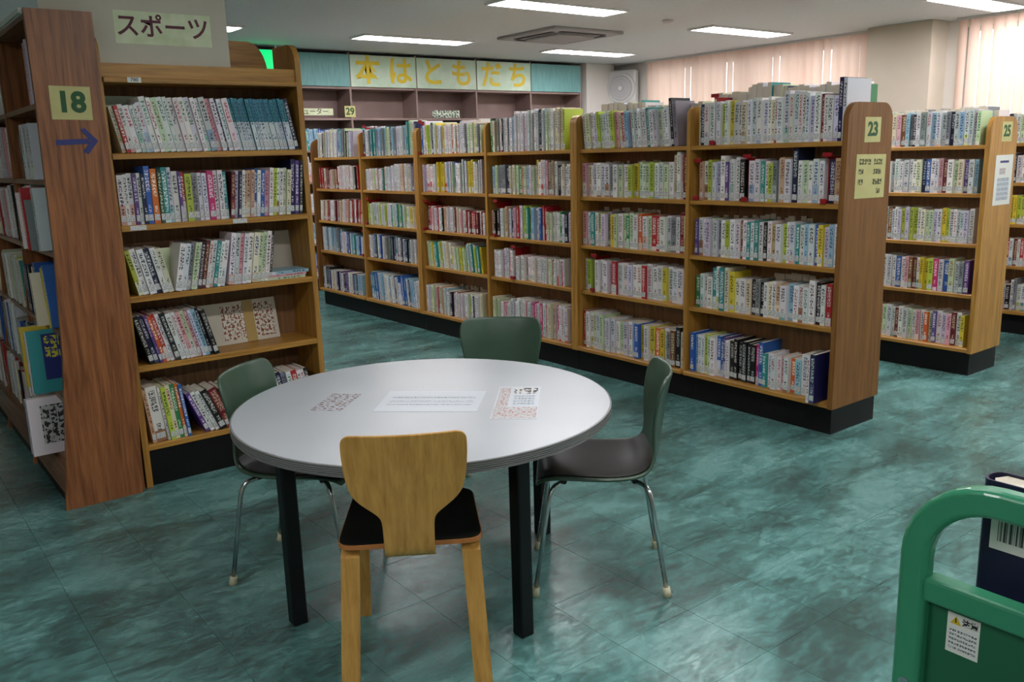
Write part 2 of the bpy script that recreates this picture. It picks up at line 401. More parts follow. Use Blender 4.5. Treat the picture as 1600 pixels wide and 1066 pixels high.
# ceiling with openings for lamps left plain: lamps hang just under it
ce = MB().box(X0 - .1, X1 + .4, Y0 - .1, Y1 + .1, CEIL, CEIL + .1).build('ceiling', M['ceiling']); tag(ce, kind='structure')
tag(MB().box(X0 - .1, X1 + .4, Y1, Y1 + .1, 0, CEIL).build('wall_back', M['beige_wall']), kind='structure')
tag(MB().box(X0 - .1, X1 + .4, Y0 - .1, Y0, 0, CEIL).build('wall_front', M['beige_wall']), kind='structure')
tag(MB().box(X0 - .1, X0, Y0, Y1, 0, CEIL).build('wall_left', M['beige_wall']), kind='structure')
# window wall: three windows with piers between
WINS = [(5.45, 8.72), (1.2, 4.46), (-3.2, 0.4)]
b = MB()
b.box(X1, X1 + .12, Y0, Y1, 0, 0.85)
b.box(X1, X1 + .12, Y0, Y1, 2.62, CEIL)
ys = [Y0] + [v for a in reversed(WINS) for v in a] + [Y1]
for a, c in zip(ys[::2], ys[1::2]): b.box(X1, X1 + .12, a, c, 0.85, 2.62)
tag(b.build('wall_right', M['white_wall']), kind='structure')
for k, (a, c) in enumerate(WINS):
    fr = MB(); n = 4
    fr.box(X1 + .03, X1 + .08, a, c, 0.85, 0.90).box(X1 + .03, X1 + .08, a, c, 2.57, 2.62)
    for i in range(n + 1):
        y = a + (c - a) * i / n; y = min(max(y, a + .025), c - .025)
        fr.box(X1 + .03, X1 + .08, y - .025, y + .025, 0.90, 2.57)
    f = fr.build('window_%d' % (k + 1), M['alu']); tag(f, kind='structure')
    for i in range(n):
        y = a + (c - a) * i / n; y2 = a + (c - a) * (i + 1) / n
        MB().box(X1 + .052, X1 + .057, y + .02, y2 - .02, 0.89, 2.58).build('pane', M['glass'], f)
# beige pier between the windows, white pier in the far corner
tag(MB().box(9.0, X1, 4.64, 5.34, 0, CEIL, bev=0.004).build('trim_1', M['beige_wall']), kind='structure')
tag(MB().box(8.56, 9.10, 9.28, Y1, 0, CEIL, bev=0.004).build('trim_2', M['white_wall']), kind='structure')

# vertical blinds
slat_me = None
def slat_mesh():
    b = MB(); n = 4; wd = 0.105; z0, z1 = 0.86, 2.675
    pts = []
    for i in range(n + 1):
        t = i / n - .5; pts.append((t * wd, 0.019 * (1 - 4 * t * t)))
    A = [b.bm.verts.new((p[0], p[1], z0)) for p in pts]; B = [b.bm.verts.new((p[0], p[1], z1)) for p in pts]
    for i in range(n):
        f = b.bm.faces.new((A[i], A[i + 1], B[i + 1], B[i])); f.smooth = True
    me = b.mesh('slat'); me.materials.append(M['blind']); return me
slat_me = slat_mesh()
for k, (a, c) in enumerate(WINS):
    lab = ['peach vertical blind over the far window, left of the beige pier', 'peach vertical blind over the nearer window, right of the beige pier', 'peach vertical blind over the window nearest the camera'][k]
    t = thing('vertical_blind', lab, 'blind', (9.2, (a + c) / 2, 0), group='peach vertical blinds')
    L = (c - a) + 0.05
    MB().box(-.025, .025, -L / 2, L / 2, 2.675, 2.70).build('head_rail', M['plastic'], t)
    if k == 2: n = int(L / 0.13)
    else: n = int(L / 0.112)
    for i in range(n):
        y = -L / 2 + (i + .5) * L / n
        ang = rnd.uniform(-7, 7) + (106 if k == 0 else 92)
        if i % 6 == 4: ang = 84 if k == 0 else 72
        o = bpy.data.objects.new('slat', slat_me); COL.objects.link(o); o.parent = t
        o.location = (rnd.uniform(-.004, .004), y, 0); o.rotation_euler = (0, 0, R(ang))

# ceiling lamps
def ceiling_lamp(x, y, label):
    t = thing('ceiling_light', label, 'light', (x, y, CEIL), group='long ceiling lights')
    b = MB(); W, H = .665, .165
    b.box(-W, W, -H, -H + .02, -.02, 0).box(-W, W, H - .02, H, -.02, 0).box(-W, -W + .02, -H + .02, H - .02, -.02, 0).box(W - .02, W, -H + .02, H - .02, -.02, 0)
    b.build('frame', M['lampframe'], t)
    MB().box(-W + .02, W - .02, -H + .02, H - .02, -.014, -.004).build('diffuser', M['lamp'], t)
LAMPS = [(5.05, 8.12, 'lit ceiling light above the yellow lettered signs'), (7.66, 8.25, 'lit ceiling light beyond the ceiling air conditioner'),
         (5.08, 5.83, 'lit ceiling light at the top edge above the air conditioner'), (7.86, 6.10, 'lit ceiling light in front of the far window blind'),
         (8.32, 3.88, 'lit ceiling light in the top right corner by the nearer window'), (2.52, 8.14, 'lit ceiling light peeping out right of the sports sign board'),
         (2.45, 5.85, 'lit ceiling light over the walnut bookcase'), (5.2, 3.9, 'lit ceiling light over the long bookcase, near the window side')]
for x, y, l in LAMPS: ceiling_lamp(x, y, l)
for i, x in enumerate((-1.2, 2.0, 5.2, 8.2)):
    for j, y in enumerate((1.6, -1.0)):
        if (i, j) in ((0, 0),): pass
        ceiling_lamp(x, y, 'lit ceiling light behind the camera, %s row, %s along it' % (('nearer', 'farther')[j], ('first', 'second', 'third', 'fourth')[i]))

# air conditioner cassette
t = thing('ceiling_air_conditioner', 'grey square ceiling air conditioner cassette with slotted vents', 'air conditioner', (6.25, 7.18, CEIL))
MB().box(-.47, .47, -.47, .47, -.03, 0, bev=.01).build('panel', M['grey_plastic'], t)
MB().box(-.26, .26, -.26, .26, -.055, -.03, bev=.012).build('grille', M['grey_plastic'], t)
for s in (-1, 1):
    MB().box(-.30, .30, s * .35 - .03, s * .35 + .03, -.034, -.028).build('vent_slot', M['vent_dark'], t)
    MB().box(s * .35 - .03, s * .35 + .03, -.30, .30, -.034, -.028).build('vent_slot', M['vent_dark'], t)
# smoke detector
t = thing('smoke_detector', 'small round white smoke detector on the ceiling', 'smoke detector', (6.55, 5.95, CEIL))
MB().tube([(0, 0, 0), (0, 0, -.02), (0, 0, -.035)], .05, 20, radii=[.055, .055, .03]).build('housing', M['plastic'], t)
# wall fan
t = thing('box_fan', 'white square fan with round grille on the wall beside the far blind', 'fan', (9.13, 9.13, 2.36), R(22))
b = MB()
b.box(-.06, .06, -.215, .215, -.25, .25, bev=.03); b.build('housing', M['plastic'], t)
MB().tube([(-.10, 0, 0), (-.085, 0, 0), (-.05, 0, 0)], .2, 28, radii=[.185, .205, .21]).build('rim', M['plastic'], t)
MB().tube([(-.108, 0, 0), (-.099, 0, 0)], .15, 28, radii=[.165, .175]).build('fan_grille', M['pale_grille'], t)
MB().box(.05, .17, -.03, .03, -.03, .03).build('wall_bracket', M['grey_plastic'], t)
for r_ in (.06, .10, .145):
    MB().tube([(-.112, r_ * math.cos(a), r_ * math.sin(a)) for a in [2 * math.pi * k / 24 for k in range(25)]], .004, 5).build('grille_ring', M['plastic'], t)
MB().tube([(-.125, 0, 0), (-.105, 0, 0)], .04, 16, radii=[.03, .045]).build('hub', M['plastic'], t)
# exit sign
t = thing('exit_sign', 'glowing green emergency exit sign under the ceiling behind the sports bookcase', 'sign', (3.78, 9.18, CEIL))
MB().box(-.27, .27, -.035, .035, -.33, -.05, bev=.006).build('housing', M['plastic'], t)
MB().box(-.26, .26, -.039, -.036, -.325, -.055).build('face', M['exit'], t)
for s in (-.2, .2): MB().box(s - .01, s + .01, -.01, .01, -.05, 0).build('hanger', M['plastic'], t)

# ------------------------------------------------------------------ books
PAL = {  # cover, ink, band colour, phrase
 'W': ((228, 225, 224), (50, 54, 60), (200, 204, 208), 'white'),
 'w': ((206, 210, 212), (30, 34, 40), (224, 224, 218), 'pale grey'),
 'C': ((222, 214, 184), (84, 62, 44), (190, 170, 130), 'cream'),
 'L': ((206, 200, 216), (90, 66, 120), (170, 160, 196), 'lilac white'),
 'P': ((214, 160, 166), (120, 40, 60), (228, 214, 210), 'pink'),
 'R': ((176, 36, 42), (226, 220, 210), (214, 200, 196), 'red'),
 'D': ((104, 28, 34), (206, 180, 150), (140, 60, 56), 'dark red'),
 'O': ((206, 100, 44), (240, 236, 220), (224, 200, 170), 'orange'),
 'Y': ((214, 190, 58), (70, 50, 30), (230, 220, 160), 'yellow'),
 'E': ((176, 192, 70), (50, 70, 40), (222, 224, 190), 'lime green'),
 'e': ((196, 212, 172), (60, 90, 60), (222, 224, 206), 'pale green'),
 'G': ((52, 128, 76), (226, 230, 214), (190, 210, 190), 'green'),
 'g': ((24, 60, 44), (190, 200, 170), (60, 90, 70), 'dark green'),
 'T': ((48, 142, 138), (226, 234, 230), (206, 224, 220), 'teal'),
 'B': ((48, 92, 166), (230, 230, 226), (200, 210, 224), 'blue'),
 'A': ((150, 188, 206), (40, 60, 100), (214, 222, 226), 'light blue'),
 'N': ((24, 30, 66), (200, 200, 206), (70, 76, 110), 'navy'),
 'V': ((92, 66, 130), (222, 214, 226), (180, 170, 200), 'purple'),
 'K': ((22, 21, 24), (200, 196, 190), (60, 58, 60), 'black'),
 'S': ((130, 134, 138), (40, 42, 46), (170, 174, 176), 'grey'),
 'H': ((118, 78, 52), (220, 206, 170), (160, 130, 100), 'brown'),
 'F': ((194, 160, 130), (90, 50, 40), (214, 196, 170), 'beige'),
 'M': ((196, 44, 112), (236, 226, 230), (224, 190, 204), 'magenta'),
 'Q': ((52, 128, 146), (20, 60, 74), (206, 214, 218), 'teal and white'),
 'J': ((222, 222, 222), (36, 120, 100), (170, 200, 190), 'white and green'),
 'Z': ((224, 218, 216), (176, 50, 56), (196, 70, 66), 'white and red'),
}
HEX = {'W': .6, 'Q': .55}
FAR = []          # (matrix, w, h, d, code, rnd) for the joined books
BUDGET = 298
n_ind = 0

def book_cols(code, r):
    c, i, b, _ = PAL[code]
    j = r.uniform(-.06, .06)
    f = lambda q: tuple(max(0, min(1, v)) for v in rgb(*[max(0, min(255, x * (1 + j) + r.uniform(-6, 6))) for x in q]))
    band = 0.0
    if code == 'Q': band = 0.55
    elif r.random() < 0.3: band = r.choice((.12, .3, .4, .2))
    ink = i
    if code in 'WwCLJZe' and r.random() < 0.35: ink = r.choice(((30, 90, 80), (150, 40, 50), (40, 60, 120), (110, 80, 40), (60, 110, 60)))
    bcol = b
    if code in 'Ww' and r.random() < 0.5: bcol = r.choice(((120, 170, 160), (214, 160, 150), (150, 170, 200), (210, 206, 130), (160, 120, 90)))
    return f(c), f(ink), f(bcol), band, r.uniform(.35, .62)

def box_book(w_, h, d, cols, seed, lab):
    """vertices, quads, per-face data of a closed book"""
    V = [(0, 0, 0), (w_, 0, 0), (w_, d, 0), (0, d, 0), (0, 0, h), (w_, 0, h), (w_, d, h), (0, d, h)]
    Fs = [(0, 1, 5, 4), (1, 2, 6, 5), (3, 0, 4, 7), (2, 3, 7, 6), (4, 5, 6, 7), (3, 2, 1, 0)]
    return V, Fs

def fill_attrs(me, per_face):
    """per_face: (cov rgba, ink rgba, bnd rgba, spine?, w, h, seed)"""
    me.uv_layers.new(name='UVMap'); me.uv_layers.new(name='uvm')
    for q in ('cov', 'ink', 'bnd'): me.color_attributes.new(name=q, type='FLOAT_COLOR', domain='CORNER')
    A = [me.color_attributes[q] for q in ('cov', 'ink', 'bnd')]; uv = me.uv_layers['UVMap']; um = me.uv_layers['uvm']
    nl = len(me.loops)
    buf = [[0.0] * (nl * 4) for _ in A]; b1 = [0.0] * (nl * 2); b2 = [0.0] * (nl * 2)
    corner = ((0, 0), (1, 0), (1, 1), (0, 1))
    for p, (c, i, b, sp, w_, h, seed) in zip(me.polygons, per_face):
        for q, li in enumerate(p.loop_indices):
            for k, col in enumerate((c, i, b)): buf[k][li * 4:li * 4 + 4] = col
            if sp:
                u, v = corner[q]
                b1[li * 2:li * 2 + 2] = (u, v); b2[li * 2:li * 2 + 2] = (seed + u * w_, v * h)
            else:
                b1[li * 2:li * 2 + 2] = (-1, -1); b2[li * 2:li * 2 + 2] = (-1, -1)
    for k, a in enumerate(A): a.data.foreach_set('color', buf[k])
    uv.data.foreach_set('uv', b1); um.data.foreach_set('uv', b2)

PAGE = rgb(208, 198, 180)
def far_book(mtx, w_, h, d, code, r, lab=1.0):
    FAR.append((mtx, w_, h, d, book_cols(code, r), r.uniform(0, 50), lab if r.random() < .85 else 0.0))

def flush_far(name, label):
    V, Fs, P = [], [], []
    for mtx, w_, h, d, (c, i, b, band, tl), seed, lab in FAR:
        v, f = box_book(w_, h, d, None, 0, 0)
        n = len(V); V += [tuple(mtx @ Vector(q)) for q in v]
        c4, i4, b4 = (*c, band), (*i, tl), (*b, lab); pg = (*PAGE, 0)
        for k, q in enumerate(f):
            Fs.append(tuple(a + n for a in q))
            P.append((c4, i4, b4, True, w_, h, seed) if k == 0 else ((pg, pg, (*b, 0), False, 0, 0, 0) if k in (3, 4) else (c4, i4, (*b, 0), False, 0, 0, 0)))
    me = bpy.data.meshes.new(name); me.from_pydata(V, [], Fs); fill_attrs(me, P)
    o = link(name, me, None, [M['book']]); FAR.clear()
    return tag(o, label, 'books', kind='stuff')

def near_book(mtx, w_, h, d, code, r, label, group, name='book', sticker=True):
    """cover (spine and two boards), page block, spine label"""
    c, i, b, band, tl = book_cols(code, r)
    t = min(.0025, w_ * .18); seed = r.uniform(0, 50)
    Vs = [(0, 0, 0), (w_, 0, 0), (w_, d, 0), (w_ - t, d, 0), (w_ - t, t, 0), (t, t, 0), (t, d, 0), (0, d, 0)]
    Vs += [(x, y, h) for x, y, _ in Vs]
    Fs = [(0, 1, 9, 8)] + [(k, (k + 1) % 8, (k + 1) % 8 + 8, k + 8) for k in range(1, 8)]
    # ends: spine strip and two boards
    for z in (0, 8):
        for q in ((0, 1, 4, 5), (1, 2, 3, 4), (0, 5, 6, 7)):
            q = tuple(a + z for a in q); Fs.append(q if z else q[::-1])
    me = bpy.data.meshes.new('cover'); me.from_pydata(Vs, [], Fs)
    c4, i4, b4 = (*c, band), (*i, tl), (*b, 0)
    fill_attrs(me, [(c4, i4, b4, k == 0, w_, h, seed) for k in range(len(Fs))])
    root = link(name, me, None, [M['book']]); root.matrix_world = mtx
    tag(root, label, 'book', group)
    e = .002
    pg = MB().box(t, w_ - t, t, d - .004, e, h - e).build('pages', M['pages'], root)
    if sticker and w_ > .008:
        s = MB().box(w_ * .08, w_ * .92, -.0005, 0, .014, .043).build('spine_label', M['print_label'], root); planar_uv(s.data)
    return root

def book_matrix(org, rz, x, y, w_, lean):
    """org: shelf corner (front left, seen from the front); x along the shelf, y depth"""
    F = Matrix.Translation(org) @ Matrix.Rotation(rz, 4, 'Z')
    if lean >= 0: L = Matrix.Translation((x, y, w_ * math.sin(lean)))
    else: L = Matrix.Translation((x + 0, y, 0))
    return F @ L @ Matrix.Rotation(lean, 4, 'Y')

ORD = ['first', 'second', 'third', 'fourth', 'fifth', 'sixth', 'seventh', 'eighth', 'ninth', 'tenth', 'eleventh', 'twelfth', 'thirteenth', 'fourteenth', 'fifteenth', 'sixteenth', 'seventeenth', 'eighteenth', 'nineteenth', 'twentieth']
def ordinal(n):
    if n <= 20: return ORD[n - 1]
    t, u = divmod(n, 10); T = {2: ('twentieth', 'twenty'), 3: ('thirtieth', 'thirty'), 4: ('fortieth', 'forty'), 5: ('fiftieth', 'fifty')}[t]
    return T[0] if u == 0 else T[1] + '-' + ORD[u - 1]

def parse(s):
    """'W*3 N1.2 R/5' -> (code, height factor, width factor)"""
    out = []
    for t in s.split():
        n = 1
        if '*' in t: t, k = t.split('*'); n = int(k)
        wf = 1.0
        if '/' in t: t, k = t.split('/'); wf = float(k)
        code = t[0]; hf = float(t[1:]) if len(t) > 1 else 1.0
        out += [(code, hf, wf)] * n
    return out

def shelf_run(spec, org, rz, x0, x1, h0, depth, lean=0, setback=.012, r=None, where=None, group=None, near=False, start=1, dep_var=.02, hvar=.06, protrude=0.0, gaps=()):
    """fills from x0 to x1 with the listed books"""
    r = r or rnd
    items = parse(spec); lean = R(lean) if not isinstance(lean, (list, tuple)) else lean
    ws = [r.uniform(.75, 1.3) * it[2] for it in items]
    hmax = h0 * 1.1
    ln = abs(lean) if not isinstance(lean, (list, tuple)) else max(abs(R(a)) for a in lean)
    avail = (x1 - x0) - hmax * math.sin(ln) * (0.92 if ln > 0 else 0) * (1 if ln else 0)
    k = avail / sum(ws) * math.cos(ln)
    x = x0
    n = start
    if not isinstance(lean, (list, tuple)) and lean < 0: x = x0 + h0 * math.sin(ln) * .97
    for (code, hf, wf), wr in zip(items, ws):
        w_ = wr * k
        for g_ in gaps:
            if x - .004 < g_ < x + w_ + .004: x = g_ + .005
        if x + w_ > x1 + .012: break
        a = lean
        h = h0 * hf * r.uniform(1 - hvar, 1 + hvar * .5)
        y = setback + r.uniform(0, dep_var) - protrude
        d = min(depth, h * .74)
        m = book_matrix(org, rz, x, y, w_ * .97, a)
        if near:
            near_book(m, w_ * .945, h, d, code, r, '%s book, %s from left, %s' % (PAL[code][3], ordinal(n), where), group)
        else: far_book(m, w_ * .93, h, d, code, r)
        x += w_ / math.cos(a); n += 1
    return n

def random_spec(n, r, flavour='pale'):
    P = {'pale': 'WWWWWWwwwCCLLeeJJZZPASFTEYGBRNKH', 'red': 'WWwRRRDDZZWPFKC', 'dark': 'WwSNKKgBAWTNVC', 'blue': 'WWABBNwTWSAA', 'pink': 'WWWLPPZZCwMWJe', 'yellow': 'WWeeEYYwWJCT', 'grey': 'wwWSwATNwWLSe'}[flavour]
    out = []; h = 1.0
    for _ in range(n):
        if r.random() < .12: h = r.choice((.9, 1.0, 1.0, 1.08, 1.15))
        out.append('%s%.2f' % (r.choice(P), h))
        if r.random() < .12: out += [out[-1]] * r.randint(1, 3)
    return ' '.join(out[:n])

# ------------------------------------------------------------------ rows of double-sided bookcases (they run along Y)
def rounded(x0, x1, z0, z1, r, inset=0.0):
    pts = [(x0, z0)]
    n = 6
    pts += [(x0 + inset + r - r * math.cos(a), z1 - r + r * math.sin(a)) for a in [math.pi / 2 * k / n for k in range(n + 1)]]
    pts += [(x1 - inset - r + r * math.sin(a), z1 - r + r * math.cos(a)) for a in [math.pi / 2 * k / n for k in range(n + 1)]]
    pts.append((x1, z0))
    return pts

def row_case(name, label, xf, xb, y0, bays, pitch, zs, ztop, zupr, first=True, last=True, group=None, end='oak_z'):
    t = thing(name, label, 'bookcase', ((xf + xb) / 2, y0, 0), group=group)
    hw = (xb - xf) / 2; L = bays * pitch - .002 + (.04 if last else 0)
    MB().box(-hw + .045, hw + .02, .03 if first else 0, L - (.03 if last else 0), 0, zs[-1] - .03).build('kick_base', M['base'], t)
    # the end panels, with rounded shoulders
    for y, q in ((0, first), (L - .03, last)):
        b = MB()
        if q: b.prism(rounded(-hw, hw, zs[-1] - .028, ztop, .085, .018), 'y', y, y + .03); b.build('end_panel', M[end], t)
        else: b.prism(rounded(-hw + .004, hw - .004, zs[-1] - .028, zupr, .05, .012), 'y', y, y + .03); b.build('side_panel', M['oak_z'], t)
    for i in range(1, bays):
        b = MB(); b.prism(rounded(-hw + .02, hw - .02, zs[-1] - .028, zupr, .05, .012), 'y', i * pitch + .008, i * pitch + .032); b.build('upright', M['oak_z'], t)
    for i in range(bays):
        a = i * pitch + .032 if i else .03
        c = (i + 1) * pitch + .008 if i < bays - 1 else L - .03
        for k, z in enumerate(zs):
            b = MB(); e = .028 if k < len(zs) - 1 else .0
            f = -hw + e + .012 if k < len(zs) - 1 else -hw
            g = -f
            b.prism([(f, z - .024), (f, z - .004), (f + .004, z), (g - .004, z), (g, z - .004), (g, z - .024)], 'y', a, c)
            b.build('shelf', M['oak_y'], t)
            if k: MB().box(-.006, .006, a, c, z, zs[k - 1] - .024).build('back_panel', M['oak_in'], t)
    return t

XF, XB = 3.935, 4.375
ZS = [1.515, 1.205, 0.882, 0.571, 0.178]
def row(labels, xf, xb, y0, zs, ztop, zupr, group, end='oak_z'):
    for q, l in enumerate(labels):
        row_case('oak_bookcase', l, xf, xb, y0 + 2 * q, 2, 1.0, zs, ztop, zupr, q == 0, q == 2, group, end)
ZS2 = [1.47, 1.172, 0.855, 0.531, 0.183]
row(['oak double-sided bookcase whose end panel is numbered 23', 'middle oak bookcase of the long row behind the table', 'far left oak bookcase of the long row, near the back wall'], XF, XB, 2.42, ZS, 1.70, 1.735, 'oak bookcases of the long row', 'oak_end')
row(['oak bookcase in the second row, its end panel numbered 25', 'middle oak bookcase of the second row, mostly hidden', 'farthest oak bookcase of the second row, hidden behind the first'], 5.63, 6.03, 2.50, ZS2, 1.64, 1.66, 'oak bookcases of the second row')
row(['oak bookcase in the window row at the right edge of the photo', 'middle oak bookcase of the window row', 'farthest oak bookcase of the window row'], 7.16, 7.56, 2.50, ZS2, 1.64, 1.66, 'oak bookcases of the window row')

# signs on the end panels
def paper_sign(name, label, x0, x1, z0, z1, y, m, tilt=0.0):
    t = thing(name, label, 'sign', ((x0 + x1) / 2, y, z0))
    hw = (x1 - x0) / 2
    sheet('paper', m, t, 'y', -.0015, -hw, hw, 0, z1 - z0, .0015)
    t.rotation_euler = (0, R(tilt), 0)
    return t
t = paper_sign('number_sign', 'cream paper sign reading 23 on the long bookcase end', 4.10, 4.245, 1.505, 1.628, 2.42, M['cream_paper'])
text('numerals', '23', M['ink_green'], t, .095, (0, -.0025, .062), FACE_Y, bold=.003, xs=1.0)
t = paper_sign('notice_sign', 'cream handwritten notice under the number 23', 4.035, 4.308, 1.228, 1.446, 2.42, M['cream_paper'], 1.0)
for k, (u0, u1, z) in enumerate(((-.115, -.005, .18), (.025, .10, .18), (-.115, -.07, .13), (.02, .095, .13), (-.115, -.07, .08), (.02, .105, .08), (.06, .095, .035))):
    sheet('line_of_writing', M['print_cream'], t, 'y', -.0022, u0, u1, z - .013, z + .015, .0006)
t = paper_sign('number_sign', 'cream paper sign reading 25 on the bookcase behind', 5.79, 5.93, 1.487, 1.608, 2.50, M['cream_paper'])
text('numerals', '25', M['ink_green'], t, .095, (0, -.0025, .062), FACE_Y, bold=.003)
t = paper_sign('notice_poster', 'white poster with red and blue print under the number 25', 5.742, 5.98, 1.094, 1.405, 2.50, M['white_paper'])
sheet('heading', M['ink_blue'], t, 'y', -.0022, -.06, .06, .262, .276, .0006)
sheet('red_block', M['print_red'], t, 'y', -.0022, -.06, .02, .19, .23, .0006)
sheet('small_print', M['print_grey'], t, 'y', -.0022, -.08, .08, .03, .17, .0006)

# red dividers between the books
def red_bookend(x, y, z, h, label, back=.18, rz=-R(90)):
    t = thing('red_bookend', label, 'bookend', (x, y, z), rz, 'red bookends in the long bookcase')
    MB().box(-.002, .002, .035, .17, 0, h, bev=0).build('divider_plate', M['red'], t)
    MB().box(-.016, .016, -.010, .0, .0, .026, bev=.003).box(-.002, .002, -.002, .036, 0, .02).build('front_foot', M['red'], t)
    MB().box(-.026, .026, .012, .022, h, h + .02, bev=.002).box(-.002, .002, .014, .04, h - .01, h + .004).build('top_flag', M['red'], t)

BENDS = [(3.27, 0, .26, 'red bookend between the leftmost books, top shelf of nearest bay'), (3.385, 1, .215, 'red bookend at the left end of second shelf, nearest bay'),
         (3.04, 1, .235, 'red bookend mid-way on the second shelf of the nearest bay'), (2.55, 1, .235, 'red bookend near the right end of second shelf, nearest bay'),
         (4.27, 3, .235, 'red bookend on the fourth shelf of the second bay'), (5.36, 2, .26, 'red bookend at the left end, third shelf of the third bay'),
         (5.15, 3, .235, 'red bookend on the fourth shelf of the third bay'), (6.38, 0, .26, 'red bookend at the left end, top shelf of the fourth bay'),
         (6.36, 2, .235, 'red bookend on the third shelf of the fourth bay'), (7.36, 0, .26, 'red bookend on the top shelf of the fifth bay'),
         (7.38, 2, .23, 'red bookend at the left end, third shelf of the fifth bay'), (7.5, 3, .23, 'red bookend on the fourth shelf, far left bays')]
def gaps_for(y_left, k): return [y_left - y for y, kk, _, _ in BENDS if kk == k and 0 < y_left - y < 1.0]
# books of the first bay (numbered 23), seen left to right
B23 = [
 'C N W W1.05 W E W .9'.replace(' .9', '') + ' Y w*2 C W w W W W W C Z W J1.1 Z1.1 J1.1 Z1.1 W1.1 J1.1 L W1.1 D Z W L',
 'F W E w L W1.1 V w J W1.1 K W w1.05 T W E0.95 S W F1.1 w N1.3 W e W w W N F T W J',
 'V W W L e w S W E W W H W T W T W K W F W E W w T W A w B Y L A W',
 'G J Z W T1.25 W1.25 T1.25 C1.25 Y1.2 C W C K S K W C W F W A W w W W1.15 K1.15 W1.1 R1.1 W1.1',
 'B A J W E e W B B V W K K K K K K M1.05 B1.1 T0.85 W0.82 w0.82 Z0.8 P0.82 W0.82 O0.82 A0.82 W.95/2 W1/1.3',
]
TIER = ['top shelf', 'second shelf', 'third shelf', 'fourth shelf', 'bottom shelf']
r1 = random.Random(5)
for k, z in enumerate(ZS):
    org = (XF + .02 + (.02 if k < 4 else -.005), 3.41, z + .0005)
    spec = B23[k]
    y_right = .905 if k == 0 else (.86 if k == 4 else .945)
    h0 = [.235, .225, .215, .2, .235][k]
    wh = '%s, nearest bay of case 23' % TIER[k]
    shelf_run(spec, org, -R(90), .008, y_right, h0, .17, 0, r=r1, near=True, where=wh, group='books on the %s of the nearest bay of case 23' % TIER[k], dep_var=.03, gaps=gaps_for(3.41, k))
# tall volume and leaning navy volume beside the end panel
m_ = book_matrix((XF + .05, 3.41, ZS[0] + .0005), -R(90), .912, .0, .03, 0)
near_book(m_, .020, .305, .21, 'N', r1, 'tall patterned dark volume towering beside the end panel numbered 23', 'tall volumes at the end of case 23')
m_ = book_matrix((XF + .05, 3.41, ZS[0] + .0005), -R(90), .935, .0, .02, 0)
near_book(m_, .02, .30, .21, 'w', r1, 'tall pale grey picture volume next to the end panel numbered 23', 'tall volumes at the end of case 23')
m_ = book_matrix((XF - .055, 3.41, ZS[4] + .0005), -R(90), .868, .0, .03, 0)
near_book(m_, .016, .25, .19, 'W', r1, 'thick white volume on the bottom shelf beside the navy one, case 23', 'large volumes at the bottom of case 23')
m_ = book_matrix((XF - .053, 3.41, ZS[4] + .0005), -R(90), .886, .0, .03, 0)
near_book(m_, .028, .26, .2, 'N', r1, 'large navy volume on the bottom shelf against end panel 23', 'large volumes at the bottom of case 23')

# the other bays of the long case, joined books
FLAV = [['yellow', 'pale', 'pale', 'red', 'pale'], ['pale', 'pale', 'pale', 'pink', 'pink'], ['pale', 'pale', 'red', 'yellow', 'pale'], ['grey', 'pale', 'yellow', 'dark', 'blue'], ['pale', 'red', 'red', 'blue', 'dark']]
HARD = {(1, 0): 'W C W L E e w J e E P C R A P W w W w J T W L e W W K1.25 S1.2', (1, 1): 'P C W w W W w S W e W W E Y e J e E W J e W C1.25 W1.3 P1.3 D1.3',
        (1, 2): 'P1.05 W T W E L S Y e W e G e W O W e R R W J S W D1.1 C', (1, 3): 'W E W W W L R w W L W Z R Z W W Y w J W w W',
        (1, 4): 'R1.1 W1.1 W1.1 e1.1 L1.1 e1.1 W L w W e w W A B Y W Y O Y W S H K1.15 C'}
rb = random.Random(77)
for i in range(1, 6):
    y_left = 2.42 + (i + 1) * 1.0 + (.006 if i % 2 == 0 else (-.034 if i < 5 else .006))
    full_w = .955 if i % 2 == 0 else .935
    for k, z in enumerate(ZS):
        org = (XF + .02 + (.02 if k < 4 else -.005), y_left, z + .0005)
        spec = HARD.get((i, k)) or random_spec(rb.randint(38, 44), rb, FLAV[i - 1][k] if i > 1 else 'pale')
        full = 1.0 if rb.random() < .7 else rb.uniform(.86, .96)
        shelf_run(spec, org, -R(90), .01, full_w * full, [.235, .215, .21, .21, .225][k] * rb.uniform(.95, 1.06), .17, 0 if rb.random() < .75 or gaps_for(y_left, k) else rb.choice((-6, 5)), r=rb, dep_var=.03, gaps=gaps_for(y_left, k))
# books on the far side of the same case, seen over the top shelf
for i in range(6):
    y_left = 2.42 + i * 1.0 + .034
    for k in (0, 1, 2, 3, 4):
        if k not in (0, 4) and i > 1: continue
        h = {0: (.295, .25)[i] if i < 2 else .225}.get(k, .21)
        spec = random_spec(rb.randint(24, 30), rb, 'pale' if i != 1 else 'grey')
        shelf_run(spec, (XB - .04, y_left, ZS[k] + .0005), R(90), .03 if k == 0 else .01, .94 * (.95 if i else 1), h, .17, 0, r=rb)
# white volume jutting from the far side at the bottom
near_book(book_matrix((XB + .02, 2.455, ZS[4] + .0005), R(90), .01, -.03, .03, 0), .03, .3, .2, 'W', rb, 'white volume jutting out behind end panel 23 near the floor', 'large volumes at the bottom of case 23')

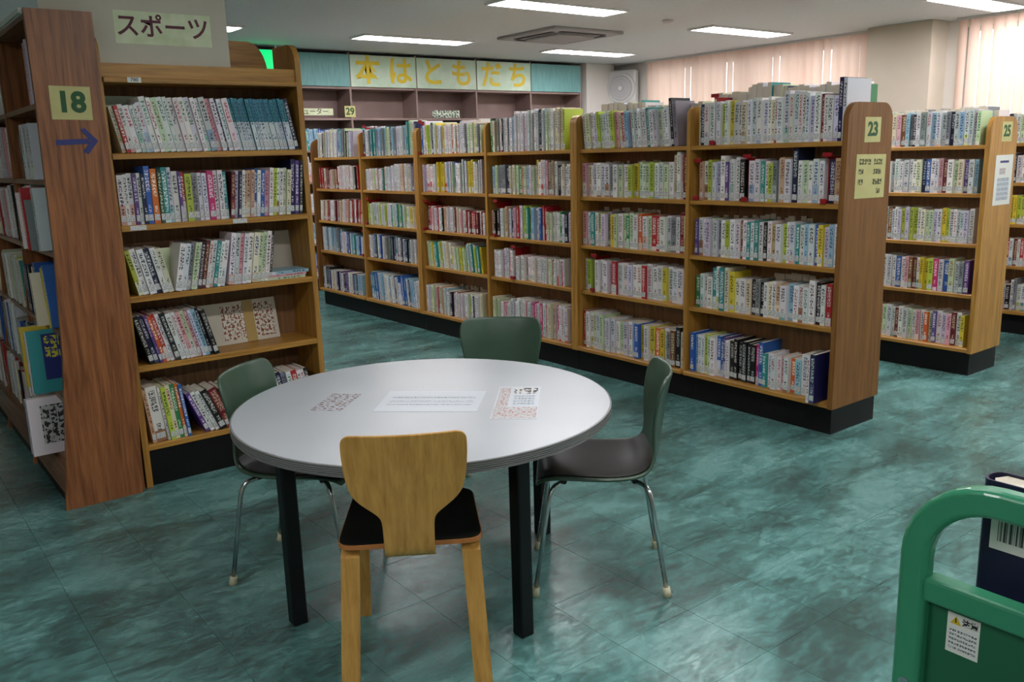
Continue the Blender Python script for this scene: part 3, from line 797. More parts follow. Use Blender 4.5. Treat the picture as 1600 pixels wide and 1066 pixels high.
# rows 25 and the window row
r25 = random.Random(9)
SP25 = ['w w e w C P H A S K w S w A w w S N w A w w L e', 'F W D W w w W W W W C N B W w P D W e C V w A', 'T T W w H L W L E L E E w C e e L w Y E w W w w L W', 'L P W C W W W B W P H D W Y Y E M w B e w S V', 'F e P e w W D W w e W P W O e V W L P D W Y']
for (xf, bays) in ((5.63, 6), (7.16, 6)):
    for i in range(bays):
        y_left = 2.50 + (i + 1) * 1.0 + (.006 if i % 2 == 0 else -.036)
        for k, z in enumerate(ZS2):
            if i > 2 and k > 0: continue
            if i == 0 and xf < 6:
                sp = 'w W ' * 4 + SP25[k]
            else: sp = random_spec(r25.randint(30, 34), r25, ['grey', 'pale', 'yellow', 'red', 'pale'][k])
            shelf_run(sp, (xf + .03, y_left, z + .0005), -R(90), .01, .93, .215, .17, 0, r=r25, dep_var=.025)
        yl = 2.50 + i * 1.0 + .034
        shelf_run(random_spec(28, r25, 'grey'), (xf + .40 - .03, yl, ZS2[0] + .0005), R(90), .01, .93, .22, .16, 0, r=r25)

# red bookends
for (y, k, h, l) in BENDS:
    red_bookend(XF + .028 + (.01 if k < 4 else 0), y, ZS[k] + .0005, h, l)

# ------------------------------------------------------------------ sports bookcase
SX0, SX1, SY, SD = .975, 1.925, 4.14, .28
ZSP = [1.551, 1.233, 0.911, 0.585, 0.203]
t = thing('sports_bookcase', 'tall oak bookcase of sports books under the beige sign board', 'bookcase', (SX0, SY, 0))
Wd = SX1 - SX0
MB().box(.0, Wd - .03, .02, SD - .02, 0, ZSP[-1] - .024).build('kick_base', M['base'], t)
def side_profile(zt):
    pts = [(0, 0), (SD, 0), (SD, zt)]
    n = 6; r_ = .09
    pts += [(.02 + r_ - r_ * math.sin(a), zt - r_ + r_ * math.cos(a)) for a in [math.pi / 2 * k / n for k in range(n + 1)]]
    return pts
for x in (0, Wd - .028):
    MB().prism(side_profile(2.06), 'x', x, x + .028).build('side_panel', M['oak_z'], t)
for k, z in enumerate(ZSP):
    MB().prism([(.008, z - .026), (.008, z - .005), (.013, z), (SD - .012, z), (SD - .012, z - .026)], 'x', .028, Wd - .028).build('shelf', M['oak_x'], t)
MB().box(.028, Wd - .028, SD - .012, SD, .17, 1.93).build('back_panel', M['oak_in'], t)
MB().box(.028, Wd - .028, .012, SD - .012, 1.855, 1.877).build('top_board', M['oak_x'], t)
MB().box(.028, Wd - .028, .03, .05, 1.877, 1.935).build('top_fascia', M['oak_x'], t)
MB().box(.028, Wd - .028, .006, .03, 1.852, 1.874, bev=.004).build('top_lip', M['oak_x'], t)
# raised back board with a rounded corner
pts = [(.028, 1.93), (.028, 2.085), (.785, 2.085)]
pts += [(.785 + .095 * math.sin(a), 1.93 + .155 * math.cos(a)) for a in [math.pi / 2 * k / 8 for k in range(1, 9)]]
MB().prism(pts, 'y', SD - .02, SD).build('raised_back_board', M['oak_x'], t)
# shelf edge labels
def edge_label(x, z, w_, label, y=None, txt=None):
    q = thing('shelf_label', label, 'label', (SX0 + x, (SY + .0055) if y is None else y, z), group='small white shelf labels')
    o = sheet('card', M['print_label'] if not txt else M['white_paper'], q, 'y', -.0015, -w_ / 2, w_ / 2, 0, .022, .0015)
    if txt: text('digits', txt, M['ink_black'], q, .022, (0, -.0022, .011), FACE_Y)
edge_label(.155, 1.853, .058, 'white label at the top board above the sports books', SY + .0055 - .001, '780')
edge_label(.10, ZSP[1] - .024, .07, 'white label at the left of the second shelf edge, sports bookcase', SY + .0075)
edge_label(.57, ZSP[1] - .024, .07, 'white label at mid second shelf edge, sports bookcase', SY + .0075)

rs = random.Random(31)
SO = lambda k: (SX0 + .03, SY + .012, ZSP[k] + .0005)
G = lambda k: 'books on the %s of the sports bookcase' % TIER[k]
Wh = lambda k: '%s of the sports bookcase' % TIER[k]
n = shelf_run('C0.84 R0.84 W0.86 Z0.86 J0.86 W0.88/.6 w0.9 J W e W J W Z W L W J w P W N/.6 J Z Q/.7*16 N1.0/.8', SO(0), 0, .0, .885, .245, .17, -11, near=True, where=Wh(0), group=G(0), r=rs, hvar=.02, setback=.0)
n = shelf_run('W W w V W/.8 N/.7 B1.12 O1.1 g1.12 T1.1 J1.1 W V/.7 R/.7 E S W w M W W T', SO(1), 0, .005, .50, .228, .17, 0, near=True, where=Wh(1), group=G(1), r=rs, hvar=.04, setback=.0)
n = shelf_run('D L N W F F F B W B P W E W W e C', SO(1), 0, .50, .83, .23, .17, 6, near=True, where=Wh(1), group=G(1), r=rs, hvar=.04, setback=.0, start=n)
n = shelf_run('N1.2 V1.15 K1.15', SO(1), 0, .808, .89, .23, .17, 5, near=True, where=Wh(1), group=G(1), r=rs, hvar=.02, setback=.0, start=n)
n = shelf_run('E/.8 W W N/.8 W C', SO(2), 0, .0, .205, .215, .17, -12, near=True, where=Wh(2), group=G(2), r=rs, hvar=.03, setback=.0)
n = shelf_run('W1.0/1.3 w S e W/.8 K D Z W T J W', SO(2), 0, .205, .49, .225, .17, 12, near=True, where=Wh(2), group=G(2), r=rs, hvar=.03, setback=.0, start=n)
n = shelf_run('W w P W W C e e W K/.8', SO(2), 0, .462, .72, .25, .17, 9, near=True, where=Wh(2), group=G(2), r=rs, hvar=.03, setback=.0, start=n)
n = shelf_run('K N V O R W K J Z P e P L A K1.05 K/1.3', SO(3), 0, .0, .385, .235, .17, -14, near=True, where=Wh(3), group=G(3), r=rs, hvar=.03, setback=.0)
n = shelf_run('F/.8 W/2.2 W/.7 E C G O B', SO(4), 0, .0, .21, .27, .19, -6, near=True, where=Wh(4), group=G(4), r=rs, hvar=.03, setback=-.0)
n = shelf_run('V W/.8 W/.8 K D/1.5 K K/1.6 W/.8', SO(4), 0, .20, .54, .225, .17, -22, near=True, where=Wh(4), group=G(4), r=rs, hvar=.02, setback=.0, start=n)
n = shelf_run('W N S W R W Z K', SO(4), 0, .62, .88, .235, .17, -12, near=True, where=Wh(4), group=G(4), r=rs, hvar=.02, setback=.0, start=n)

# flat stack of three on the third shelf
for q, (hh, c, dx) in enumerate(((.014, 'e', 0), (.012, 'P', .006), (.016, 'A', .02))):
    z = ZSP[2] + .001 + sum((.014, .012, .016)[:q])
    mm = Matrix.Translation((SX0 + .69 + dx, SY + .02, z + hh)) @ Matrix.Rotation(R(90), 4, 'Y')
    near_book(mm, hh - .0005, .2, .15, c, rs, ('lowest', 'middle', 'topmost')[q] + ' of the flat stack, third shelf of the sports bookcase', 'flat stack of books on the third shelf', sticker=False)
# cardboard reservation sheets standing on the shelves
t = thing('cardboard_sheet', 'blank white cardboard with a tape patch behind the flat stack', 'sign', (SX0 + .80, SY + .235, ZSP[2] + .0005)); t.rotation_euler = (R(-8), 0, 0)
MB().box(-.13, .13, -.003, .003, 0, .23).build('card', M['foam'], t)
MB().box(-.09, -.05, -.0045, -.003, .14, .21).build('tape', M['tape'], t)
t = thing('cardboard_sheet', 'white cardboard with brown brush lettering and tan tape, fourth shelf', 'sign', (SX0 + .59, SY + .19, ZSP[3] + .0005), R(-3)); t.rotation_euler = (R(-12), 0, R(2))
MB().box(-.21, .21, -.003, .003, 0, .215).build('card', M['foam'], t)
sheet('lettering', M['print_bigbrown'], t, 'y', -.0042, -.09, .19, .02, .20, .001)
MB().box(.03, .085, -.0058, -.0042, .0, .213).build('tape', M['tape'], t)
# face-out pictures lying behind the leaning books
near_book(Matrix.Translation((SX0 + .21, SY + .12, ZSP[2] + .002)) @ Matrix.Rotation(R(-14), 4, 'X') @ Matrix.Rotation(R(90), 4, 'Z') @ Matrix.Translation((0, -.17, 0)), .012, .2, .16, 'e', rs, 'pale green picture book lying back behind the gap, third shelf of sports bookcase', 'picture books', sticker=False)
# white pieces above the top-row books
t = thing('cardboard_strip', 'pale green strip behind the books, top shelf of the sports bookcase', 'sign', (SX0 + .13, SY + .255, ZSP[0] + .0005))
MB().box(-.1, .14, -.003, .003, 0, .26).build('card', M['mint'], t)

# beige board with the sports sign
t = thing('sign_board', 'large beige board reading sports in maroon Japanese letters', 'sign', (1.19, SY + .055, 1.936))
MB().box(-.395, .397, .0, .008, 0, .52, bev=.001).build('board', M['foam'], t)
sheet('paper', M['sheet_green'], t, 'y', -.0015, -.105, .318, .086, .225, .0015)
text('lettering', 'スポーツ', M['ink_maroon'], t, .105, (.105, -.0025, .157), FACE_Y, bold=.0016, xs=.98)

# ------------------------------------------------------------------ walnut case on the left
LX = .72
t = thing('walnut_bookcase', 'tall walnut bookcase whose end panel carries number 18', 'bookcase', (.955, 4.10, 0))
def lx(x): return x - .955
prof = [(.617, 0), (.652, .30), (.688, .68), (.712, 1.13), (.722, 1.79), (.722, 2.13), (.978, 2.13), (.978, 1.7), (.984, 1.11), (.984, .63), (.958, .25), (.944, 0)]
MB().prism([(lx(a), c) for a, c in prof], 'y', 0, .03).build('end_panel', M['walnut_z'], t)
fronts = [(1.76, .728), (1.449, .722), (1.142, .712), (.797, .698), (.50, .675), (.215, .655)]
LB = 3; LP = .80
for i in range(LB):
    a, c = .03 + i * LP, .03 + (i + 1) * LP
    MB().box(lx(.708), lx(.722), a, c - .02, 2.112, 2.132).build('top_edge_highlight', M['white_paper'], t)  # pale strip paints in the light caught along the top board's edge
    for z, x in fronts + [(2.11, .722)]:
        MB().box(lx(x), -.002, a, c - .02, z - .022, z).build('shelf' if z < 2 else 'top_board', M['walnut_y'], t)
    MB().prism([(lx(.62), 0), (lx(.66), .3), (lx(.69), .68), (lx(.714), 1.13), (lx(.724), 1.79), (lx(.724), 2.13), (.0, 2.13), (.0, 0)], 'y', c - .02, c).build('upright', M['walnut_z'], t)
MB().box(-.002, .008, .03, .03 + LB * LP, 0, 2.13).build('back_panel', M['walnut_z'], t)
MB().prism([(lx(.625), .075), (lx(.64), .19), (lx(.66), .19), (lx(.66), .075)], 'y', .03, .03 + LB * LP).build('plinth_board', M['walnut_y'], t)
MB().box(lx(.64), -.004, .03, .03 + LB * LP - .02, 0, .074).build('kick_base', M['base'], t)
t = paper_sign('number_sign', 'cream paper sign reading 18 on the walnut end panel', .774, .931, 1.692, 1.828, 4.10, M['cream_paper'], 1.0)
text('numerals', '18', M['ink_green'], t, .115, (0, -.0025, .068), FACE_Y, bold=.0045)
t = thing('arrow_sign', 'dark blue tape arrow pointing right on the walnut end panel', 'sign', (.775, 4.10, 1.60))
b = MB()
b.prism([(0, -.012), (.13, -.008), (.13, .014), (0, .010)], 'y', -.0015, 0)
b.build('arrow_shaft', M['ink_blue'], t)
MB().prism([(.100, .052), (.118, .058), (.166, .004), (.122, -.050), (.102, -.040), (.136, .004)], 'y', -.003, -.0015).build('arrow_head', M['ink_blue'], t)
# its books (front faces -X)
rl = random.Random(3)
gl = 'books in the walnut bookcase'
def lbook(y_left, k, x, w_, h, d, code, lean, label, protr=.0, sticker=False):
    z, xf = fronts[k]
    m_ = book_matrix((xf - protr, y_left, z + .0005), -R(90), x, 0, w_, R(lean))
    return near_book(m_, w_, h, d, code, rl, label, gl, sticker=sticker)
YL = 4.13 + LP - .022     # left end of the nearest bay seen from the front
# tier by tier, only the pieces the photo shows
lbook(YL, 0, .64, .03, .25, .18, 'P', 0, 'pink volume at the top behind the walnut end panel', .0)
lbook(YL, 0, .675, .03, .26, .18, 'L', 0, 'lilac volume at the top next to the walnut end panel', .0)
for q in range(3): lbook(YL, 1, .45 + q * .085, .055, .235, .17, 'w', 0, '%s white-grey volume of the set beside the walnut panel' % ('leftmost', 'middle', 'rightmost')[q], .02)
lbook(YL, 1, .415, .02, .2, .17, 'N', 0, 'thin navy book left of the white-grey set, walnut bookcase', .02)
lbook(YL, 2, .46, .02, .25, .18, 'W', -6, 'thin white book leaning left of the red one, walnut bookcase', .06)
lbook(YL, 2, .535, .04, .27, .18, 'R', -6, 'broad red book left of the walnut end panel, leaning left', .055)
lbook(YL, 2, .59, .02, .22, .18, 'S', -6, 'grey picture book between the red and the white, walnut bookcase', .05)
lbook(YL, 2, .65, .05, .27, .18, 'w', -4, 'broad white book beside the walnut panel, right of the red one', .03)
lbook(YL, 3, .50, .02, .22, .17, 'P', -8, 'thin pink book in the middle of the walnut bookcase', .03)
lbook(YL, 3, .54, .04, .24, .18, 'C', -8, 'yellowish beige magazine in the middle of the walnut bookcase', .05)
lbook(YL, 3, .635, .012, .27, .18, 'Y', -12, 'thin yellow magazine leaning on the blue one', .015)
lbook(YL, 3, .65, .03, .28, .2, 'B', -12, 'big blue magazine leaning beside the walnut panel', .01)
lbook(YL, 4, .28, .03, .26, .2, 'W', 0, 'white magazine left of the yellow one, walnut bookcase', .04)
lbook(YL, 4, .40, .04, .28, .2, 'Y', -3, 'yellow magazine left of the teal one, walnut bookcase', .085)
m0 = lbook(YL, 4, .585, .02, .288, .22, 'T', 0, 'teal magazine with a blue panel jutting past the walnut panel', .085)
o = sheet('cover_picture', M['ink_blue'], m0, 'x', .0203, .055, .15, .06, .27, .0006)
o2 = sheet('cover_lettering', print_mat('yellow_cover_lettering', rgb(38, 46, 122), rgb(206, 200, 60), (.03, .04), .48, .9), m0, 'x', .021, .065, .125, .16, .26, .0006)
lbook(YL, 4, .55, .025, .28, .22, 'W', 0, 'white-edged magazine behind the teal one, walnut bookcase', .09)
m0 = lbook(YL, 5, .58, .025, .268, .22, 'W', 0, 'white album with a black and white photograph on the bottom shelf', .105)
o = sheet('cover_photograph', M['print_photo'], m0, 'x', .0253, .05, .15, .05, .23, .0006)
lbook(YL, 5, .54, .03, .26, .22, 'L', 0, 'pale lilac album left of the photograph album', .105)
lbook(YL, 5, .42, .04, .24, .2, 'S', 0, 'grey album on the bottom shelf of the walnut bookcase', .06)
for i in range(0, 3):
    yl = 4.13 + LP * (i + 1) - .022
    for k in range(6):
        z, xf = fronts[k]
        if i == 0:
            e = (.0, .0, .38, .34, .16, .36)[k]
            if e == 0: continue
            shelf_run(random_spec(12, rl, ['pink', 'dark', 'red', 'dark', 'dark', 'red'][k]), (xf - .01, yl, z + .0005), -R(90), .01, e, .24, .18, -4, r=rl)
        else:
            shelf_run(random_spec(22, rl, ['pink', 'pink', 'red', 'yellow', 'blue', 'red'][k]), (xf - .01, yl, z + .0005), -R(90), .01, .74, .25, .18, rl.choice((0, -5)), r=rl)

# ------------------------------------------------------------------ case along the back wall
BY = 9.30
t = thing('wall_bookcase', 'faded full-height bookcase along the back wall with teal top doors', 'bookcase', (8.46, BY, 0))
P_ = .89; NB = 7
bz = [1.955, 1.60, 1.25, .90, .55, .16]
for i in range(NB + 1):
    x = -i * P_
    MB().box(x - .012, x + .012, 0, .34, 0, 2.68).build('upright', M['mauve'], t)
for i in range(NB):
    a, c = -(i + 1) * P_ + .012, -i * P_ - .012
    for z in bz + [2.30]: MB().box(a, c, .005, .33, z - .022, z).build('shelf', M['mauve'], t)
    MB().box(a, c, .33, .34, .16, 2.68).build('back_panel', M['mauve'], t)
    if i in (0, 4, 5, 6): MB().box(a - .008, c + .008, -.012, .004, 2.305, 2.66, bev=.002).build('door', M['tealdoor'], t)
MB().box(-NB * P_, 0, .03, .33, 0, .135).build('kick_base', M['base'], t)
for q, (i, s, nm) in enumerate(((3, '本は', 'leftmost'), (2, 'とも', 'middle'), (1, 'だち', 'rightmost'))):
    xc = 8.46 - (i + .5) * P_
    l = '%s pale green sign above the back wall bookcase, yellow Japanese letters' % nm
    g = thing('letter_sign', l, 'sign', (xc, BY - .013, 2.305))
    MB().box(-.437, .437, 0, .012, 0, .355, bev=.001).build('board', M['mint'], g)
    for j, ch in enumerate(s):
        text('letter', ch, M['ink_yellow'], g, .335, (-.21 + j * .43, -.0015, .17), FACE_Y, bold=.008)
# little plates on the shelf line
t = thing('number_sign', 'small cream plate reading 29 on the back wall bookcase', 'sign', (4.875, BY - .004, 1.965))
sheet('card', M['cream_paper'], t, 'y', -.002, -.068, .068, 0, .125, .002)
text('numerals', '29', M['ink_green'], t, .11, (0, -.003, .062), FACE_Y, bold=.003)
t = thing('subject_label', 'long white plate left of the number 29, Japanese lettering', 'label', (4.33, BY - .004, 1.985))
sheet('card', M['sheet_green'], t, 'y', -.002, -.34, .33, 0, .075, .002)
text('lettering', 'コンピューター', M['ink_black'], t, .078, (.0, -.003, .037), FACE_Y)
t = thing('subject_label', 'white plate on the back bookcase above the long row of books', 'label', (6.2, BY - .004, 1.962))
o = sheet('card', M['print_tag'], t, 'y', -.002, -.2, .2, 0, .085, .002)
rk = random.Random(12)
for i in range(NB):
    xl = 8.46 - (i + 1) * P_ + .016
    for k in range(1, 6):
        if k > 1 and i < 3: continue
        f = ['grey', 'blue', 'dark', 'blue', 'pale'][k - 1]
        shelf_run(random_spec(32, rk, 'blue' if i >= 4 else f), (xl, BY + .02, bz[k] + .0005), 0, .0, .85, .24, .2, -5 if i == 4 else 0, r=rk)

flush_far('rows_of_books', 'pale and coloured books packed on the farther bookcase shelves')

# ------------------------------------------------------------------ round table
TC = Vector((1.515, 2.485, 0)); TR = .645; TZ = .67
t = thing('round_table', 'round white table with grooved grey rim and black legs', 'table', (TC.x, TC.y, 0))
b = MB(); b.tube([(0, 0, TZ - .028), (0, 0, TZ - .0015), (0, 0, TZ)], TR, 96, radii=[TR - .004, TR - .004, TR - .006])
o = b.build('tabletop', M['laminate'], t)
b = MB(); N = 128
rows = []
steps = 5
prof = [(TR - .004, TZ - .001)]
for k in range(steps):
    z = TZ - .002 - k * .0062
    prof += [(TR, z), (TR, z - .0034), (TR - .006, z - .0040), (TR - .006, z - .0060)]
prof += [(TR - .004, TZ - .036), (TR - .02, TZ - .036)]
rings = [[b.bm.verts.new((rr * math.cos(2 * math.pi * k / N), rr * math.sin(2 * math.pi * k / N), z)) for k in range(N)] for rr, z in prof]
for a, c in zip(rings, rings[1:]):
    for k in range(N): b.bm.faces.new((a[k], a[(k + 1) % N], c[(k + 1) % N], c[k]))
o = b.build('rim_band', M['band'], t)
MB().tube([(0, 0, TZ - .05), (0, 0, TZ - .029)], TR - .06, 64).build('under_board', M['black'], t)
for (x, y) in ((1.012, 2.528), (1.535, 1.985), (2.06, 2.52), (1.54, 3.06)):
    MB().box(x - TC.x - .025, x - TC.x + .025, y - TC.y - .025, y - TC.y + .025, 0, TZ - .05, bev=.006).build('leg', M['black'], t)
# papers stuck on the table
def table_paper(label, m, quad, name='table_notice', extra=None):
    c = sum((Vector((*q, 0)) for q in quad), Vector()) / 4
    ux = (Vector((*quad[1], 0)) - Vector((*quad[0], 0)))
    ang = math.atan2(ux.y, ux.x); W_ = ux.length; H_ = (Vector((*quad[3], 0)) - Vector((*quad[0], 0))).length
    t = thing(name, label, 'notice', (c.x, c.y, TZ), ang, 'notices taped to the table')
    o = MB().box(-W_ / 2, W_ / 2, -H_ / 2, H_ / 2, .0002, .0009).build('paper', m, t); planar_uv(o.data, (0, 1))
    return t, W_, H_
t, W_, H_ = table_paper('white paper strip with grey print in the middle of the table', M['bluish_paper'], [(1.345, 2.482), (1.60, 2.24), (1.725, 2.46), (1.475, 2.70)])
for yy, hh in ((.035, .02), (-.015, .02), (-.05, .014)):
    o = MB().box(-W_ * .42, W_ * .42, yy, yy + hh, .0009, .0012).build('line_of_print', M['print_grey'], t); planar_uv(o.data, (0, 1))
t, W_, H_ = table_paper('right-hand table notice with red and black lettering', M['bluish_paper'], [(1.556, 2.166), (1.668, 2.066), (1.915, 2.355), (1.84, 2.44)])
o = MB().box(-W_ * .48, W_ * .48, -H_ * .48, -H_ * .16, .0009, .0012).build('red_lettering', M['print_red'], t); planar_uv(o.data, (0, 1))
o = MB().box(-W_ * .46, -W_ * .2, -H_ * .14, H_ * .46, .0009, .0012).build('red_column', M['print_red'], t); planar_uv(o.data, (0, 1))
o = MB().box(-W_ * .12, W_ * .44, H_ * .26, H_ * .46, .0009, .0012).build('black_heading', print_mat('heading_print', rgb(206, 208, 204), rgb(30, 34, 30), (.05, .06), .5, .9), t); planar_uv(o.data, (0, 1))
o = MB().box(-W_ * .1, W_ * .4, -H_ * .1, H_ * .2, .0009, .0012).build('small_print', M['print_grey'], t); planar_uv(o.data, (0, 1))
t, W_, H_ = table_paper('left-hand table notice with brown lettering', M['print_brown'], [(1.19, 2.645), (1.262, 2.565), (1.375, 2.745), (1.31, 2.81)])

# ------------------------------------------------------------------ chairs
def sheet_grid(rows, cols, fn):
    b = MB(); g = [[b.bm.verts.new(fn(i, j)) for j in range(cols)] for i in range(rows)]
    for i in range(rows - 1):
        for j in range(cols - 1):
            f = b.bm.faces.new((g[i][j], g[i][j + 1], g[i + 1][j + 1], g[i + 1][j])); f.smooth = True
    return b
def mods(o, th, sub=2, off=0, bev=0):
    s = o.modifiers.new('solid', 'SOLIDIFY'); s.thickness = th; s.offset = off
    if sub:
        q = o.modifiers.new('sub', 'SUBSURF'); q.levels = sub; q.render_levels = sub
# local frame: +Y forward, X sideways
SHELL = [(.215, .395, .165, 0), (.205, .418, .19, .004), (.15, .428, .208, .012), (.07, .420, .216, .02), (-.02, .412, .218, .024), (-.10, .412, .212, .028), (-.165, .428, .197, .03), (-.200, .468, .178, .032),
         (-.214, .525, .163, .034), (-.222, .585, .168, .046), (-.230, .65, .184, .05), (-.240, .71, .190, .05), (-.250, .750, .184, .046), (-.256, .768, .155, .035)]
def shell_pt(i, u):
    f, z, hw, cv = SHELL[i]
    e = cv * abs(u) ** 2.2
    n_up = 1 if i < 6 else (0 if i > 8 else (8 - i) / 3)
    return (hw * u, f + e * (1 - n_up), z + e * n_up * .8)
def shell_chair(loc, facing, label):
    t = thing('shell_chair', label, 'chair', loc, facing - R(90), 'green shell chairs around the table')
    U = [-1, -.93, -.7, -.4, 0, .4, .7, .93, 1]
    o = sheet_grid(len(SHELL), len(U), lambda i, j: shell_pt(i, U[j])).build('shell', M['shell'], t); mods(o, .012)
    def pad(i, j):
        p = Vector(shell_pt(i, U[1 + j])); f = .0085
        return (p.x * .985, p.y + (f if i > 5 else 0) * .8, p.z + (f if i < 7 else f * .3))
    o = sheet_grid(8, 7, pad).build('seat_pad', M['pad'], t); mods(o, .004)
    # frame under the seat and four splayed legs
    MB().tube([(-.12, .12, .392), (.12, .12, .392)], .009, 8).tube([(-.12, -.12, .392), (.12, -.12, .392)], .009, 8).box(-.06, .06, -.13, .13, .386, .398).build('seat_bracket', M['black'], t)
    for sx in (-1, 1):
        for sy in (-1, 1):
            P0 = Vector((sx * .09, sy * .115, .388)); P1 = Vector((sx * .158, sy * .168, .384)); P2 = Vector((sx * .185, sy * .228, .0))
            path = [P0, P0.lerp(P1, .5)]
            for k in range(0, 7):
                s = k / 6; A = P0.lerp(P1, .6 + .4 * s); B_ = P1.lerp(P2, .16 * s); path.append(A.lerp(B_, s))
            path.append(P1.lerp(P2, .94))
            lg = MB().tube(path, .0085, 10).build('leg', M['chrome'], t)
            d = (P2 - P1).normalized(); a = P1.lerp(P2, .915)
            MB().tube([a, P1.lerp(P2, .96), P2], .013, 12, radii=[.0125, .0135, .0155]).build('foot_tip', M['rubber'], lg)
    return t
shell_chair((2.01, 2.14, 0), R(139), 'green shell chair with chrome legs right of the table')
shell_chair((1.228, 2.876, 0), R(-50), 'green shell chair tucked in at the left of the table')
shell_chair((2.19, 2.96, 0), R(228.5), 'green shell chair at the far side, only its back visible over the table')

# wooden chair
ca = math.atan2(.84, .54)
fw = Vector((math.cos(ca), math.sin(ca), 0)); rt = Vector((fw.y, -fw.x, 0))
rear = Vector((1.128, 1.964, 0))
t = thing('wooden_chair', 'bent plywood chair with black seat in front of the table', 'chair', tuple(rear + fw * .195), ca - R(90))
def rr_outline(pts, r_, n=5):
    out = []
    for i, p in enumerate(pts):
        p = Vector((*p, 0)); a = (Vector((*pts[i - 1], 0)) - p).normalized(); c = (Vector((*pts[(i + 1) % len(pts)], 0)) - p).normalized()
        for k in range(n + 1):
            s = k / n; q = (p + a * r_) .lerp(p, s).lerp(p.lerp(p + c * r_, s), s); out.append((q.x, q.y))
    return out
SO_ = rr_outline([(-.205, -.19), (.205, -.19), (.190, .19), (-.190, .19)], .05)
MB().prism(SO_, 'z', .434, .447).build('seat', M['ply_edge'], t)
MB().prism([(x * .985, y * .985) for x, y in SO_], 'z', .4472, .4505).build('seat_cover', M['pad'], t)
BK = [(-.262, .785, .140), (-.262, .782, .156), (-.261, .772, .166), (-.258, .755, .170), (-.252, .70, .168), (-.246, .655, .163), (-.241, .622, .156), (-.238, .605, .148), (-.236, .588, .134), (-.234, .572, .114), (-.233, .557, .092), (-.231, .544, .077), (-.230, .53, .0715), (-.226, .50, .070), (-.222, .452, .070), (-.214, .425, .070), (-.195, .413, .070), (-.15, .410, .070), (-.08, .410, .070)]
U = [-1, -.96, -.75, -.4, 0, .4, .75, .96, 1]
o = sheet_grid(len(BK), len(U), lambda i, j: (BK[i][2] * U[j], BK[i][0] + (.026 * (BK[i][2] * U[j] / .17) ** 2 if i < 15 else 0), BK[i][1])).build('backrest', M['ply'], t); mods(o, .011)
MB().box(-.07, .07, -.14, .16, .416, .433, bev=.002).build('seat_block', M['ply'], t)
for sx in (-1, 1):
    for sy in (-1, 1):
        xa, ya = sx * .170, (-.165 if sy < 0 else .160)
        xb, yb = sx * .190, (-.215 if sy < 0 else .235)
        # bentwood leg: flat strip that turns under the seat
        b = MB(); th = .022; w2 = .026
        cl = [Vector((xa, ya - sy * .13, .421)), Vector((xa, ya - sy * .05, .421)), Vector((xa, ya - sy * .018, .416)), Vector((xa, ya, .400)), Vector((xa + (xb - xa) * .1, ya + (yb - ya) * .1, .36)), Vector((xb, yb, 0))]
        rings = []
        for i, p in enumerate(cl):
            d = (cl[min(i + 1, 5)] - cl[max(i - 1, 0)]).normalized(); nrm = Vector((1, 0, 0)).cross(d).normalized() * th / 2
            rings.append([b.bm.verts.new(p + Vector((a * w2, 0, 0)) + nrm * c) for a, c in ((-1, -1), (1, -1), (1, 1), (-1, 1))])
            if i == 5:
                for v in rings[-1]: v.co.z = 0
        for a, c in zip(rings, rings[1:]):
            for k in range(4): b.bm.faces.new((a[k], a[(k + 1) % 4], c[(k + 1) % 4], c[k]))
        b.bm.faces.new(rings[0]); b.bm.faces.new(rings[-1])
        b.build('leg', M['ply'], t)

# ------------------------------------------------------------------ green book truck
t = thing('book_truck', 'green steel book truck with rounded loop frame at the right edge', 'cart', (1.2, .615, 0))
def band_loop(b, pts, th0, th1, x0, x1):
    pass
# outer frame in the plane x=0, going towards -Y; rounded corners, tube 44 mm wide and 32 mm deep
LEN = .90; TW = .043; TD = .034; HT = 1.027; CR = .135
def corner_path(rad, off):
    pts = []
    pts.append((-off, 0.10))
    n = 10
    for k in range(n + 1):
        a = math.pi / 2 * k / n
        pts.append((-(CR - (CR - off) * math.cos(a)), HT - CR + (CR - off) * math.sin(a)))
    for k in range(n + 1):
        a = math.pi / 2 * k / n
        pts.append((-(LEN - CR + (CR - off) * math.sin(a)), HT - CR + (CR - off) * math.cos(a)))
    pts.append((-(LEN - off), 0.10))
    return pts
b = MB()
c_ = .007
layers = []
for off, xx in ((0, c_), (c_, 0), (TW - c_, 0), (TW, c_), (TW, TD - c_), (TW - c_, TD), (c_, TD), (0, TD - c_)):
    layers.append([b.bm.verts.new((xx, p[0], p[1])) for p in corner_path(CR, off)])
nL = len(layers)
for i in range(nL):
    A, B_ = layers[i], layers[(i + 1) % nL]
    for k in range(len(A) - 1):
        f = b.bm.faces.new((A[k], A[k + 1], B_[k + 1], B_[k])); f.smooth = False
b.bm.faces.new([l[0] for l in layers]); b.bm.faces.new([l[-1] for l in layers])
o = b.build('loop_frame', M['truck'], t)
bv = o.modifiers.new('b', 'BEVEL'); bv.width = .003; bv.segments = 2; bv.limit_method = 'ANGLE'
MB().box(.0, TD, -LEN + TW - .002, -TW + .002, .828, .865, bev=.005).build('cross_rail', M['truck'], t)
MB().box(.022, .028, -LEN + TW - .004, -TW + .004, .22, .84).build('back_sheet', M['truck_in'], t)
MB().box(.0, TD, -LEN + TW - .002, -TW + .002, .20, .24, bev=.005).build('bottom_rail', M['truck'], t)
for z in (.68, .45, .24): MB().box(.029, .25, -LEN + .03, -.03, z - .012, z, bev=.003).build('shelf', M['truck_in'], t)
for y in (-.03, -LEN + .03): MB().prism([(.029, .10), (.25, .10), (.25, .55), (.06, .70), (.029, .70)], 'y', y - .006, y + .006).build('side_plate', M['truck'], t)
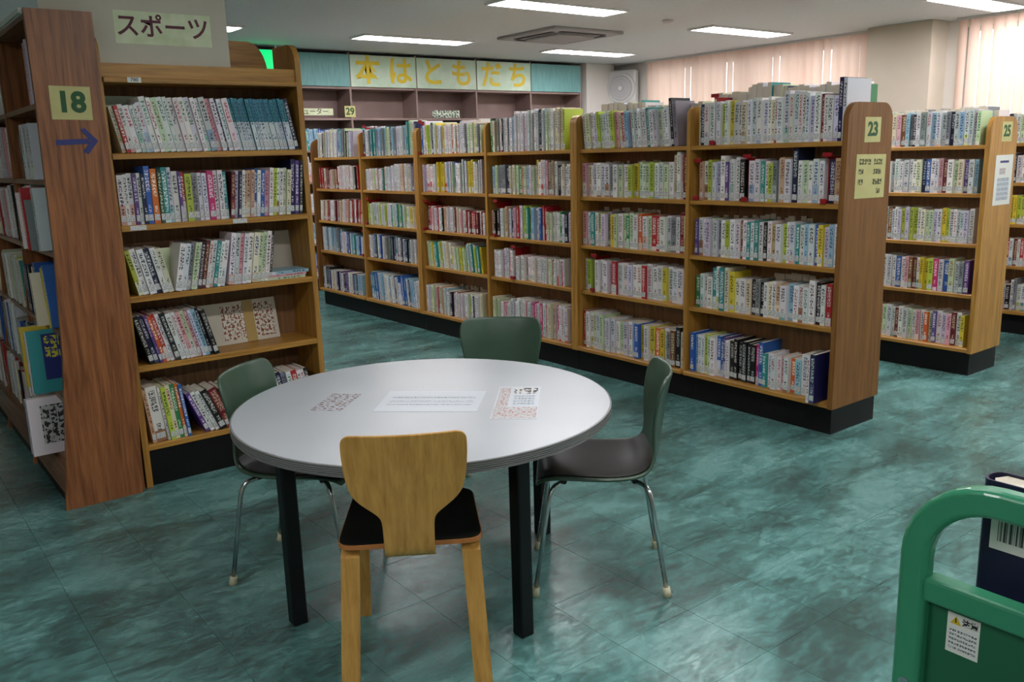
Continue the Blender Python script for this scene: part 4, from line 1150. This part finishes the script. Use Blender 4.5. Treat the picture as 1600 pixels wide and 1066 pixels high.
for x, y in ((.02, -.03), (.02, -LEN + .03), (.23, -.05), (.23, -LEN + .05)):
    c = MB().tube([(x, y - .012, .045), (x, y + .012, .045)], .045, 20).build('castor_wheel', M['black'], t)
    MB().box(x - .015, x + .015, y - .018, y + .018, .05, .11).build('castor_fork', M['chrome'], c)
MB().tube([(-.003, -.024, .682), (.004, -.024, .682)], .009, 14).build('screw', M['chrome'], t)
s = thing('warning_sticker', 'white caution sticker with yellow triangle on the book truck', 'sticker', (1.222, .52, .752))
sheet('paper', M['white_paper'], s, 'x', -.0008, -.0235, .0235, 0, .064, .0008)
MB().prism([(.019, .047), (.003, .047), (.011, .060)], 'x', -.0014, -.0009).build('yellow_triangle', M['yellow'], s)
MB().prism([(.0118, .050), (.0102, .050), (.0102, .057), (.0118, .057)], 'x', -.0018, -.0014).build('exclamation_mark', M['ink_black'], s)
text('lettering', '注意', M['ink_black'], s, .012, (-.0014, -.010, .053), FACE_X, depth=.0002, bold=.0004)
o = sheet('small_print', print_mat('sticker_print', rgb(222, 224, 220), rgb(96, 100, 102), (.004, .007), .45, .5), s, 'x', -.0013, -.020, .020, .006, .042, .0004)
# the navy encyclopedia on it: spine to the left, back board towards the camera
mtx = Matrix.Translation((1.285, .538, .6805))
me_c = MB()
hB, tB, dB = .330, .048, .24
n = 8
outer = [(0, 0)] ; 
pts = [(0, -dB), (0, -.012)]
for k in range(n + 1):
    a = math.pi * k / n
    pts.append((tB / 2 - tB / 2 * math.cos(a), -.006 + .012 * math.sin(a)))
pts += [(tB, -.012), (tB, -dB), (tB - .003, -dB), (tB - .003, -.010)]
for k in range(n, -1, -1):
    a = math.pi * k / n
    pts.append((tB / 2 - (tB / 2 - .003) * math.cos(a), -.009 + .012 * math.sin(a)))
pts += [(.003, -.010), (.003, -dB)]
root = MB().prism(pts, 'z', 0, hB).build('reference_book', M['navy'])
root.location = (1.285, .535, .6805); tag(root, 'thick navy hardback with barcode label standing on the green book truck', 'book')
MB().prism([(.0035, -dB + .006), (.0035, -.013), (tB / 2, -.004), (tB - .0035, -.013), (tB - .0035, -dB + .006)], 'z', .004, hB - .004).build('pages', M['pages'], root)
o = sheet('barcode_label', M['white_paper'], root, 'x', -.0008, -.11, -.014, .226, .292, .0008)
o = sheet('barcode', M['print_bar'], root, 'x', -.0012, -.104, -.024, .240, .284, .0004)
